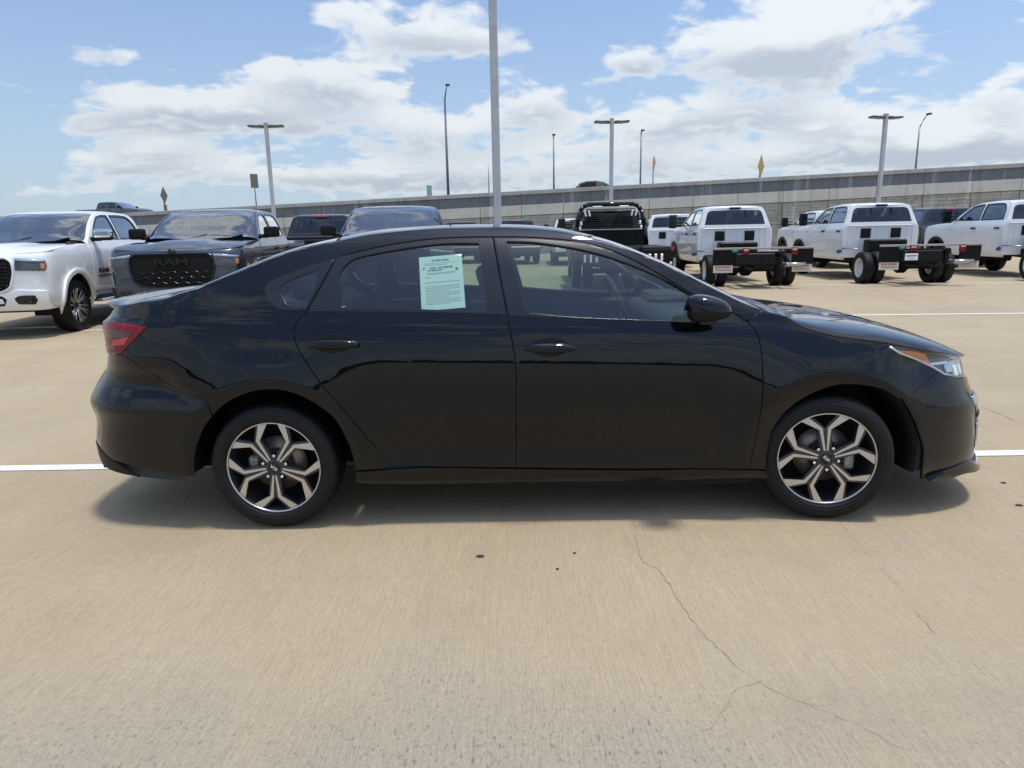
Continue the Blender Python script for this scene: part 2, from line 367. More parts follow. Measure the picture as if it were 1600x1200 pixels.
def mirrored(o, name=None):
    """a copy of a part on the other side of the car (y -> -y)"""
    me = o.data.copy(); n = len(me.vertices); co = np.empty(n*3); me.vertices.foreach_get('co', co); co = co.reshape(-1, 3)
    nor = np.array([v.vector[:] for v in me.corner_normals]); lv = np.array([l.vertex_index for l in me.loops])
    vn = np.zeros((n, 3)); vn[lv] = nor
    co[:, 1] *= -1; vn[:, 1] *= -1
    faces = [list(p.vertices)[::-1] for p in me.polygons]
    sm = me.polygons[0].use_smooth
    return from_arrays(name or o.name.split('.')[0], co, faces, me.materials[0], o.parent, vn if sm else None, sm)

# ---------------------------------------------------------------- panels cut from a curved surface
def spline(pts, step):
    """closed outline of (u, v, corner): catmull-rom between corners, resampled"""
    n = len(pts); P = np.array([(p[0], p[1]) for p in pts], float); cor = [bool(p[2]) if len(p) > 2 else True for p in pts]
    out = []
    for i in range(n):
        p1, p2 = P[i], P[(i+1) % n]
        p0 = P[i-1] if not cor[i] else 2*p1 - p2; p3 = P[(i+2) % n] if not cor[(i+1) % n] else 2*p2 - p1
        L = np.linalg.norm(p2 - p1)
        if L < 1e-6: continue
        straight = cor[i] and cor[(i+1) % n]
        k = max(1, int(math.ceil(L/step))); al = .5
        d01 = max(np.linalg.norm(p1-p0), 1e-4)**al; d12 = max(L, 1e-4)**al; d23 = max(np.linalg.norm(p3-p2), 1e-4)**al
        m1 = (p2-p1) if straight else (p2 - p1 + d12*((p1-p0)/d01 - (p2-p0)/(d01+d12)))
        m2 = (p2-p1) if straight else (p2 - p1 + d12*((p3-p2)/d23 - (p3-p1)/(d12+d23)))
        for j in range(k):
            t = j/k
            out.append((2*t**3-3*t*t+1)*p1 + (t**3-2*t*t+t)*m1 + (-2*t**3+3*t*t)*p2 + (t**3-t*t)*m2)
    out = np.array(out)
    a = np.sum(out[:, 0]*np.roll(out[:, 1], -1) - np.roll(out[:, 0], -1)*out[:, 1])
    return out if a > 0 else out[::-1]
def inset(P, d):
    e = np.roll(P, -1, 0) - P; e /= np.maximum(np.linalg.norm(e, axis=1), 1e-9)[:, None]
    n = np.stack([-e[:, 1], e[:, 0]], 1); m = n + np.roll(n, 1, 0); m /= np.maximum(np.linalg.norm(m, axis=1), 1e-6)[:, None]
    c = np.maximum((m*n).sum(1), .5)
    return P + m*(d/c)[:, None]
def inside(Q, P):
    x, y = Q[:, 0], Q[:, 1]; r = np.zeros(len(Q), bool)
    for (x1, y1), (x2, y2) in zip(P, np.roll(P, -1, 0)):
        if y1 == y2: continue
        r ^= ((y1 > y) != (y2 > y)) & (x < (x2-x1)*(y-y1)/(y2-y1) + x1)
    return r
def bdist(Q, P):
    d = np.full(len(Q), 1e9)
    for a, b in zip(P, np.roll(P, -1, 0)):
        ab = b - a; t = np.clip(((Q-a)@ab)/max(ab@ab, 1e-12), 0, 1); d = np.minimum(d, np.linalg.norm(Q - a - t[:, None]*ab, axis=1))
    return d
def surf_pn(surf, U, V, flip=False):
    h = 1.5e-3; p = surf(U, V); du = surf(U+h, V) - surf(U-h, V); dv = surf(U, V+h) - surf(U, V-h)
    n = np.cross(du, dv); n /= np.maximum(np.linalg.norm(n, axis=1), 1e-12)[:, None]
    return p, (-n if flip else n)
def panel(name, pts, surf, m, parent, step=.035, gap=.0022, depth=.018, holes=(), off=0., rnd=.0016, flip=False, bstep=None):
    """part of a curved surface inside an outline, with a rolled edge going inwards"""
    bstep = bstep or step*.6
    B = spline(pts, bstep); H = [spline(h, bstep) for h in holes]
    inner = [inset(B, gap + rnd)] + [inset(h, -gap - rnd)[::-1] for h in H]
    lo = B.min(0); hi = B.max(0)
    gx, gy = np.meshgrid(np.arange(lo[0]+step*.5, hi[0], step), np.arange(lo[1]+step*.5, hi[1], step*.87)); gx = gx + (np.arange(gx.shape[0]) % 2)[:, None]*step*.5
    Q = np.stack([gx.ravel(), gy.ravel()], 1)
    k = inside(Q, inner[0]) & (bdist(Q, inner[0]) > step*.42)
    Q = Q[k]
    for h in inner[1:]:
        if len(Q): k = ~inside(Q, h) & (bdist(Q, h) > step*.42); Q = Q[k]
    pts2 = []; edges = []
    for L in inner:
        s0 = len(pts2); pts2 += [tuple(p) for p in L]; edges += [(s0+i, s0+(i+1) % len(L)) for i in range(len(L))]
    nb = len(pts2); pts2 += [tuple(q) for q in Q]
    res = delaunay_2d_cdt([Vector(p) for p in pts2], edges, [], 0, 1e-7)
    vo = np.array([(v.x, v.y) for v in res[0]]); F = [tuple(f) for f in res[2]]
    cen = np.array([vo[list(f)].mean(0) for f in F]); ok = inside(cen, inner[0])
    for h in inner[1:]: ok &= ~inside(cen, h)
    F = [f for f, o in zip(F, ok) if o]
    p, n = surf_pn(surf, vo[:, 0], vo[:, 1], flip); p = p + n*off
    V = [p]; N = [n]; base = len(p)
    if flip: F = [f[::-1] for f in F]
    if depth > 0:
        for li, L in enumerate(inner):
            full = inset(L, -(rnd))
            p0, n0 = surf_pn(surf, L[:, 0], L[:, 1], flip); p1, n1 = surf_pn(surf, full[:, 0], full[:, 1], flip)
            p0 = p0 + n0*off; sd = p1 + n1*off - p0; sd /= np.maximum(np.linalg.norm(sd, axis=1), 1e-9)[:, None]
            pm = p1 + n1*(off - rnd*.45); pd = p1 + n1*(off - depth)
            c = len(L); V += [p0, pm, pm, pd]; nm = (n0+sd); nm /= np.linalg.norm(nm, axis=1)[:, None]
            N += [n0, nm, nm, sd]
            for i in range(c):
                j = (i+1) % c
                q1 = (base+i, base+c+i, base+c+j, base+j); q2 = (base+2*c+i, base+3*c+i, base+3*c+j, base+2*c+j)
                F += [q1, q2] if not flip else [q1[::-1], q2[::-1]]
            base += 4*c
    return from_arrays(name, np.concatenate(V), F, m, parent, np.concatenate(N))
def text(name, body, size, m, parent, mw, extrude=.001, align='CENTER', bold=0., shear=0., sx=1.):
    cu = bpy.data.curves.new(name, 'FONT'); cu.body = body; cu.size = size; cu.align_x = align; cu.align_y = 'CENTER'; cu.extrude = extrude; cu.offset = bold; cu.shear = shear; cu.resolution_u = 3
    t = bpy.data.objects.new('tmp', cu); COL.objects.link(t); dg = bpy.context.evaluated_depsgraph_get(); dg.update()
    me = bpy.data.meshes.new_from_object(t.evaluated_get(dg)); bpy.data.objects.remove(t); bpy.data.curves.remove(cu)
    me.transform(Matrix.Diagonal((sx, 1, 1, 1))); me.materials.clear(); me.materials.append(m); me.name = name
    o = link(bpy.data.objects.new(name, me), parent); o.matrix_local = mw
    return o
def frame(o, x, y):
    """matrix with given x and y axes at o"""
    x = Vector(x).normalized(); y = Vector(y); y = (y - x*y.dot(x)).normalized(); z = x.cross(y)
    m = Matrix((x, y, z)).transposed().to_4x4(); m.translation = Vector(o); return m
# ---------------------------------------------------------------- sedan body surface (metres, car frame = world frame)
def pchip(xs, ys):
    xs = np.asarray(xs, float); ys = np.asarray(ys, float)
    h = np.diff(xs); d = np.diff(ys) / h
    m = np.zeros_like(ys); m[0] = d[0]; m[-1] = d[-1]
    for i in range(1, len(xs) - 1):
        if d[i-1] * d[i] > 0:
            w1 = 2*h[i] + h[i-1]; w2 = h[i] + 2*h[i-1]
            m[i] = (w1 + w2) / (w1/d[i-1] + w2/d[i])
    def f(x):
        x = np.clip(np.asarray(x, float), xs[0], xs[-1])
        i = np.clip(np.searchsorted(xs, x, side='right') - 1, 0, len(xs) - 2)
        t = (x - xs[i]) / h[i]
        return ((2*t**3 - 3*t**2 + 1)*ys[i] + (t**3 - 2*t**2 + t)*h[i]*m[i]
                + (-2*t**3 + 3*t**2)*ys[i+1] + (t**3 - t**2)*h[i]*m[i+1])
    return f
def table(xs, ys, sig, ext=True):
    """C2-smooth lookup: pchip, then gaussian smoothing; ends extended linearly"""
    f = pchip(xs, ys); n = 3000; a, b = xs[0], xs[-1]
    g = np.linspace(a - .3, b + .3, n); st = g[1] - g[0]
    v = f(g); s0 = (f(a + 1e-3) - f(a)) / 1e-3; s1 = (f(b) - f(b - 1e-3)) / 1e-3
    v = np.where(g < a, f(a) + s0*(g - a), v); v = np.where(g > b, f(b) + s1*(g - b), v)
    k = np.arange(-int(4*sig/st) - 1, int(4*sig/st) + 2) * st
    k = np.exp(-.5*(k/sig)**2); k /= k.sum()
    v = np.convolve(np.pad(v, len(k)//2, mode='edge'), k, mode='valid')
    def q(x): return np.interp(x, g, v)
    return q
def sstep(a, b, x):
    t = np.clip((x - a) / (b - a), 0, 1); return t*t*t*(t*(6*t - 15) + 10)
PROF = table([.12, .17, .205, .24, .30, .42, .55, .64, .72, .79, .88, .955, .985, 1.03, 1.05, 1.10, 1.20, 1.30, 1.38, 1.42, 1.50],
             [.72, .812, .846, .864, .873, .876, .884, .891, .894, .8915, .882, .867, .858, .836, .828, .803, .747, .685, .625, .587, .48], .011)
CREASE = table([-2.3, -1.9, -1.0, -.2, .65, 1.2, 1.7, 2.2], [1.01, 1.012, .998, .978, .950, .925, .85, .75], .08)
XSF, XSR, LEN = 1.42, -1.45, 1.3
TIPF = [(0.12, 2.376), (0.149, 2.376), (0.184, 2.349), (0.253, 2.316), (0.296, 2.317), (0.435, 2.305), (0.538, 2.284), (0.606, 2.242), (0.654, 2.224), (0.686, 2.22), (0.733, 2.21), (1.2, 1.91)]
TIPR = [(0.12, -2.42), (0.303, -2.42), (0.342, -2.433), (0.395, -2.434), (0.528, -2.412), (0.582, -2.422), (0.629, -2.428), (0.664, -2.41), (0.727, -2.371), (0.803, -2.309), (0.873, -2.288), (0.959, -2.295), (1.02, -2.303), (1.058, -2.259), (1.095, -2.258), (1.2, -2.158)]
def set_tips(tf, tr):
    global XF, XR
    XF = table([a for a, b in tf], [b for a, b in tf], .012)
    XR = table([a for a, b in tr], [b for a, b in tr], .010)
set_tips(TIPF, TIPR)
RECESS = table([.30, .45, .55, .60, .66, .735, .775, .83, .87, .95], [0, 0, .0, .007, -.010, -.037, -.030, -.004, 0, 0], .0045)
FLARE = table([0, .30, .428, .47, .53, .60, .68, .74, 1.2], [-.02, -.006, .0235, .0175, .0100, .0042, .0008, 0, 0], .010)
def halfw(x, z):
    zz = z - (CREASE(x) - .978) * sstep(.45, .85, z)
    w = PROF(zz)
    for cx in (-1.35, 1.35):
        w = w + FLARE(np.hypot(x - cx, z - .325)) * (1 - sstep(.80, .98, z)) * sstep(.12, .3, z)
    # lower door sculpt
    w = w - .010*np.exp(-((z - .40)/.07)**2) * sstep(-.95, -.6, x) * (1 - sstep(.55, .9, x))
    # rear bumper recess and shelf, front bumper shoulder
    xc = -1.80 + .15*(1 - sstep(.65, .75, z)); w = w + RECESS(z) * (1 - sstep(xc - .11, xc + .10, x))
    w = w - .19*np.maximum(z - .50, 0) * sstep(1.50, 1.85, x) * (1 - sstep(.72, .92, z))
    return w
def sup(p):
    """superellipse quarter by arc length, semi-axes .88"""
    t = np.linspace(0, np.pi/2, 4001); x = np.sin(t)**(2/p); y = np.cos(t)**(2/p)
    d = np.concatenate([[0], np.cumsum(np.hypot(np.diff(x), np.diff(y)))])
    return d / d[-1], x, y, d[-1]*.88
SUPF, SUPR = sup(3.4), sup(4.0)
LENF, LENR = SUPF[3], SUPR[3]
def S(u, z):
    u = np.asarray(u, float); z = np.asarray(z, float)
    lf = np.clip((u - XSF) / LENF, 0, 1); lr = np.clip((XSR - u) / LENR, 0, 1)
    x = np.where(u > XSF, XSF + (XF(z) - XSF)*np.interp(lf, SUPF[0], SUPF[1]),
                 np.where(u < XSR, XSR + (XR(z) - XSR)*np.interp(lr, SUPR[0], SUPR[1]), u))
    y = halfw(x, z) * np.interp(lf, SUPF[0], SUPF[2]) * np.interp(lr, SUPR[0], SUPR[2])
    return np.stack([x, -y, z], -1)
def hermite_curve(pts):
    """x -> (y, z) along an edge given as list of (x, y, z)"""
    a = np.array(pts); return pchip(a[:, 0], a[:, 1]), pchip(a[:, 0], a[:, 2])
class Top:
    """height surface over the plan: edge curve on the body side, centre height, quadratic cross curve"""
    def __init__(s, edge, zc, k=1.0, slope=None):
        s.ey, s.ez = hermite_curve(edge); s.zc = pchip([a for a, b in zc], [b for a, b in zc])
        s.k = pchip([a for a, b in slope], [b for a, b in slope]) if slope else (lambda x: k + 0*x)
    def cross(s, x, t):
        ye = np.abs(s.ey(x)); ze = s.ez(x); zc = s.zc(x)
        b = np.maximum(ye - s.k(x)*np.abs(zc - ze), .12)
        y = (1-t)**2*ye + 2*t*(1-t)*b; z = (1-t)**2*ze + 2*t*(1-t)*zc + t*t*zc
        return y, z
    def __call__(s, x, y):
        x = np.asarray(x, float); y = np.asarray(y, float)
        ye = np.abs(s.ey(x)); ze = s.ez(x); zc = s.zc(x)
        b = np.maximum(ye - s.k(x)*np.abs(zc - ze), .12); a = np.abs(y)
        # (1-t)^2 ye + 2t(1-t) b = a
        A = ye - 2*b; B = 2*(b - ye); C = ye - a
        disc = np.sqrt(np.maximum(B*B - 4*A*C, 0)); t = np.where(np.abs(A) < 1e-6, -C/np.where(np.abs(B) < 1e-9, 1e-9, B), (-B - disc)/np.where(np.abs(A) < 1e-6, 1, 2*A))
        over = np.minimum(C, 0)
        t = np.clip(t, 0, 1)
        return np.stack([x, y, (1-t)**2*ze + 2*t*(1-t)*zc + t*t*zc + over*.3], -1)
# ---------------------------------------------------------------- ground, lot and markings
def sheet(name, pts, z, m, kind=None, parent=None):
    o = from_arrays(name, [(x, y, z) for x, y in pts], [tuple(range(len(pts)))], m, parent, smooth=False)
    if kind: o['kind'] = kind
    return o
sheet('ground', [(-1500, -1500), (1500, -1500), (1500, 1500), (-1500, 1500)], -.05, M['earth'], 'structure')
sheet('parking_lot', [(-90, -60), (110, -60), (110, 33), (-90, 56.5)], 0, M['lot'], 'structure')
def stripe(p, q, w, label, group='white lines painted on the lot'):
    p, q = Vector((*p, 0)), Vector((*q, 0)); n = (q-p).normalized().cross(Vector((0, 0, 1)))*w/2
    o = sheet('painted_line', [(p-n).xy[:], (q-n).xy[:], (q+n).xy[:], (p+n).xy[:]][::-1], .004, M['road_paint']); 
    tag(o, label, 'painted line', group)
stripe((-9.0, .13), (8.0, .082), .105, 'white painted line running under the black sedan')
stripe((5.2, 7.27), (14., 6.72), .11, 'thin white painted line on the bare lot beyond the sedan bonnet')
stripe((-9.2, 6.78), (-5.6, 7.36), .10, 'short white painted line beside the front wheel of the white pickup')
stripe((7.0, 13.60), (14.5, 13.0), .10, 'white painted line by the rear tyres of the chassis trucks')
CR = [([(0.422, -0.762), (0.399, -0.98), (0.374, -1.28), (0.432, -1.37), (0.452, -1.492), (0.464, -1.609), (0.475, -1.748), (0.493, -1.834), (0.518, -1.933), (0.555, -2.043), (0.603, -2.121), (0.641, -2.182), (0.685, -2.222), (0.766, -2.281), (0.824, -2.336), (0.884, -2.414), (0.915, -2.434)], 0.0032), ([(0.613, -2.121), (0.54, -2.158), (0.5, -2.188), (0.462, -2.232), (0.442, -2.275), (0.396, -2.329), (0.376, -2.35)], 0.0028), ([(1.43, -0.785), (1.382, -1.154), (1.353, -1.534), (1.322, -1.725)], 0.0012), ([(1.322, -1.725), (1.319, -1.761), (1.311, -1.82), (1.314, -1.874)], 0.0028), ([(3.535, 1.37), (3.511, 1.163), (3.503, 0.97), (3.457, 0.673)], 0.007)]
pv = sheet
def crack(pts, w, label):
    P = []
    for (a, b) in zip(pts, pts[1:]):
        a, b = Vector(a), Vector(b); n = max(2, int((b-a).length/.02))
        P += [a.lerp(b, i/n) for i in range(n)]
    P.append(Vector(pts[-1])); L, Rr = [], []
    for i, p in enumerate(P):
        t = (P[min(i+1, len(P)-1)] - P[max(i-1, 0)]).normalized(); n = Vector((-t.y, t.x))
        p = p + n*random.uniform(-.006, .006); ww = w*random.uniform(.25, 1.3)*(.4 + .6*math.sin(math.pi*min(1, max(0.05, i/len(P)))))
        L.append(p + n*ww/2); Rr.append(p - n*ww/2)
    V = [(p.x, p.y, .003) for p in L] + [(p.x, p.y, .003) for p in Rr]; k = len(L)
    o = from_arrays('crack', V, [(i, k+i, k+i+1, i+1) for i in range(k-1)], M['crack'], None, smooth=False)
    o['kind'] = 'structure'; o['label'] = label
for pts, w in CR: crack(pts, w, 'hairline crack in the tan concrete')
def spot(x, y, r, label):
    n = 14; V = [(x + r*random.uniform(.7, 1.15)*math.cos(a*2*math.pi/n), y + .7*r*random.uniform(.7, 1.15)*math.sin(a*2*math.pi/n), .002) for a in range(n)]
    V2 = [(x + (v[0]-x)*.75, y + (v[1]-y)*.75, .006) for v in V]
    o = from_arrays('gum_spot', V + V2, [tuple(range(n, 2*n))] + [(i, (i+1) % n, n + (i+1) % n, n+i) for i in range(n)], M['gum'], None, smooth=False)
    tag(o, label, 'gum spot', 'dark spots stuck on the concrete')
spot(-.335, -1.226, .020, 'largest black gum spot on the concrete in front of the rear door')
spot(.004, -1.357, .009, 'small black gum speck below the front door edge')
spot(.09, -1.208, .007, 'tiny black speck right of the two gum spots')
spot(2.543, -.421, .016, 'thin dark speck on the concrete ahead of the front bumper')
spot(2.403, -.74, .022, 'dark smear on the concrete at the right edge below the white line')

# unseen belt of trees, added so the paintwork mirrors a dark horizon line
tb = MB()
for i in range(260):
    x = random.uniform(-420, 420); h = random.uniform(3.5, 8.5); r = random.uniform(4, 9); y = -230 - abs(x)*.12 - random.uniform(0, 30)
    n = 7; base = [tb.bm.verts.new((x + r*math.cos(k*2*math.pi/n), y + r*math.sin(k*2*math.pi/n), 0)) for k in range(n)]
    mid_ = [tb.bm.verts.new((x + r*random.uniform(.8, 1.1)*math.cos(k*2*math.pi/n), y + r*random.uniform(.8, 1.1)*math.sin(k*2*math.pi/n), h*random.uniform(.5, .75))) for k in range(n)]
    top = tb.bm.verts.new((x, y, h))
    for k in range(n):
        tb.bm.faces.new((base[k], base[(k+1) % n], mid_[(k+1) % n], mid_[k])); tb.bm.faces.new((mid_[k], mid_[(k+1) % n], top))
tb.build('added_treeline', mat('added_far_trees', (.035, .05, .022), .9), None)['kind'] = 'stuff'

# ---------------------------------------------------------------- highway wall and overpass road behind the lot
WR = math.atan(-.117); SLOPE = .0272; WO = Vector((8.68, 46.98, 0)); ZT = 4.68
WD = Vector((math.cos(WR), math.sin(WR), 0)); WN = Vector((-math.sin(WR), math.cos(WR), 0))
def wz(s): return ZT + SLOPE*s
def wp(s, off, z): return WO + WD*s + WN*off + Vector((0, 0, z))
wall = thing('retaining_wall', 'long concrete highway retaining wall with dark barrier behind the parked trucks', 'retaining wall', WO, WR)
UL = 3.05
def seg_mesh(y0, y1, z0, z1, g=.012, ch=.012):
    b = MB(); b.box((0, (y0+y1)/2, (z0+z1)/2), (UL - 2*g, y1-y0, z1-z0), bevel=ch); return b
protos = {}
def place(name, b, m, s, z, lab=None):
    if name not in protos:
        o = b().build(name, m, wall); protos[name] = o
    else:
        o = protos[name].copy(); COL.objects.link(o); o.parent = wall
    o.location = (s, 0, z); o.rotation_euler = (0, -math.atan(SLOPE), 0); return o
S0, NS = -22, 52
for k in range(NS):
    s = (S0 + k)*UL - .9
    if s > 84: break
    place('barrier_cap', lambda: seg_mesh(-.14, .16, -.27, 0), M['cap'], s, wz(s))
    place('barrier_segment', lambda: seg_mesh(-.02, .12, -1.0, -.27, .006), M['barrier'], s, wz(s))
    place('coping_block', lambda: seg_mesh(-.10, .3, -1.74, -1.0, .014), M['coping'], s, wz(s))
def face_panel(seed):
    """one precast panel, its face broken into ashlar courses of uneven depth"""
    rr = random.Random(seed); b = MB(); W, H = UL - .04, 1.50
    b.box((0, .08, -H/2), (W, .10, H - .03))
    z = -.02
    while z > -H + .1:
        h = rr.choice((.10, .14, .19, .25)); h = min(h, H - .02 + z); x = -W/2 + .01
        while x < W/2 - .05:
            w = rr.choice((.7, 1.0, 1.5, 1.9)); w = min(w, W/2 - .01 - x)
            d = rr.uniform(.015, .11); b.box((x + w/2, .03 - d/2, z - h/2), (w - .025, d, h - .022)); x += w
        z -= h
    return b
variants = []
for k in range(NS):
    s = (S0 + k)*UL - .9 + .02
    if s > 84: break
    for r in range(3):
        if s < -16 and r > 0: continue
        vi = (k*2 + r*3) % 5
        if len(variants) <= vi and len(variants) < 5:
            o = face_panel(len(variants)).build('panel', M['panel'], wall); variants.append(o)
        else:
            o = variants[vi % len(variants)].copy(); COL.objects.link(o); o.parent = wall
        o.location = (s, 0, wz(s) - 1.755 - r*1.52); o.rotation_euler = (0, -math.atan(SLOPE), 0)
b = MB(); b.prism([(-72, -1), (85, -1), (85, wz(85) - 1.05), (-72, wz(-72) - 1.05)], (0, .14, 0), (1, 0, 0), (0, 0, 1), (0, 1, 0), .16)
b.build('backing', M['crack'], wall)
o = MB().prism([(-72, -1), (90, -1), (90, wz(90) - 1.02), (-72, wz(-72) - 1.02)], WO + WN*.31, WD, (0, 0, 1), WN, 28).build('overpass_road', M['asphalt']); o['kind'] = 'structure'

# ---------------------------------------------------------------- lamps and signs
def light_pole(x, y, top, rz, label, w=.175):
    t = thing('light_pole', label, 'light pole', (x, y, 0), rz, 'grey square light poles in the lot')
    MB().lathe([(0, 0), (.30, 0), (.30, .72), (.27, .76), (0, .76)], 24).build('base', M['coping'], t).rotation_euler = (R(90), 0, 0)
    MB().box((0, 0, .76 + (top-.76)/2), (w, w, top - .76), bevel=.012).build('pole', M['pole_paint'], t)
    MB().box((0, 0, top - .01), (w + .02, w + .02, .05), bevel=.01).build('pole_cap', M['pole_paint'], t)
    for s in (-1, 1):
        MB().box((s*.30, 0, top - .22), (.46, .06, .06), bevel=.01).build('arm', M['pole_paint'], t)
        h = MB(); h.box((s*.84, 0, top - .20), (.74, .40, .09), bevel=.03, seg=2); h.box((s*.60, 0, top - .15), (.24, .22, .07), bevel=.02)
        h = h.build('lamp_head', M['lamp_head'], t); h.rotation_euler = (0, R(-3)*s, 0)
        MB().box((s*.88, 0, top - .25), (.56, .30, .012)).build('lens', M['lamp_silver'], h)
    return t
light_pole(-12.45, 31.92, 7.0, R(6), 'twin-headed light pole rising behind the dark grey pickup')
light_pole(4.63, 31.92, 6.86, R(3), 'twin-headed light pole rising above the black headache rack')
light_pole(18.05, 31.92, 6.80, R(14), 'twin-headed light pole rising behind the chassis truck with the hitch plate')
light_pole(-.585, 12.42, 7.6, R(4), 'tall light pole just behind the sedan roof, its head out of sight', .178)
def highway_lamp(s, x, y, top, arm, label, r=.10):
    z0 = wz(0)*0 + 3.2
    t = thing('highway_lamp', label, 'street lamp', (x, y, z0), 0, 'thin lamp posts along the overpass')
    MB().tube([(0, 0, 0), (0, 0, (top-z0)*.5), (0, 0, top-z0)], [r, r*.85, r*.6], 8).build('pole', M['galvanised'], t)
    if arm:
        MB().tube([(0, 0, top-z0-.05), (arm[0]*.5, arm[1]*.5, top-z0+arm[2]*.62), (arm[0], arm[1], top-z0+arm[2])], [.06, .05, .045], 8).build('arm', M['galvanised'], t)
        MB().box((arm[0]*1.12, arm[1]*1.12, top-z0+arm[2]), (.36, .45, .14), bevel=.05).build('lamp_head', M['lamp_head'], t)
    return t
highway_lamp(0, -6.0, 57.7, 12.58, (.28, -.3, 1.05), 'tall lamp post with a short bent arm left of the tall light pole', .125)
highway_lamp(0, 3.75, 69.56, 11.0, (.0, -.5, .06), 'slim straight lamp post seen above the overpass car', .10)
highway_lamp(0, 12.43, 68.55, 11.05, (.02, -.6, .1), 'slim lamp post with a small flat head right of the twin-headed pole', .10)
highway_lamp(0, 34.16, 58.0, 9.63, (.58, -.06, 1.0), 'lamp post with a long slanted arm at the right end of the overpass', .10)
highway_lamp(0, -2.46, 57.29, 7.2, None, 'short bare post beside the tall light pole', .055)
def road_sign(x, y, ztop, zbot, zbase, w, shape, m, label, rz, plate=None):
    t = thing('road_sign', label, 'road sign', (x, y, zbase), rz, 'road signs along the overpass')
    h = (ztop-zbot)/2; c = (ztop+zbot)/2 - zbase
    MB().tube([(0, 0, 0), (0, 0, c + h*.7)], .045, 8).build('post', M['galvanised'], t)
    poly = [(-w/2, -h), (w/2, -h), (w/2, h), (-w/2, h)] if shape == 'rect' else [(0, -h), (w/2, 0), (0, h), (-w/2, 0)]
    MB().prism(poly, (0, -.075, c), (1, 0, 0), (0, 0, 1), (0, 1, 0), .02).build('sign_face', m, t)
    MB().box((0, -.04, c + h*.3), (w*.5, .03, .05)).box((0, -.04, c - h*.3), (w*.5, .03, .05)).build('bracket', M['galvanised'], t)
    if plate: MB().box((0, -.065, c - h - plate/2 - .05), (w*.42, .02, plate)).build('small_plate', m, t)
    return t
road_sign(-28.3, 52.8, 5.62, 4.28, 2.6, .95, 'diamond', M['sign_back'], 'grey back of a diamond road sign above the dark grey pickup', R(83), .55)
road_sign(-21.17, 53.48, 6.5, 5.42, 2.8, .58, 'rect', M['sign_back'], 'narrow rectangular road sign back beside the left twin-headed pole', R(30))
road_sign(-8.07, 60.94, 5.86, 4.7, 3.2, .75, 'rect', M['sign_green'], 'pale green road sign standing on the overpass', R(60))
road_sign(11.43, 56.66, 7.62, 6.5, 3.7, .9, 'diamond', M['sign_orange'], 'orange road sign seen nearly edge-on right of the lamp post', R(62))
road_sign(17.78, 48.92, 6.74, 5.1, 3.9, 1.25, 'diamond', M['sign_yellow'], 'yellow diamond road sign seen nearly edge-on above the white truck', R(51))
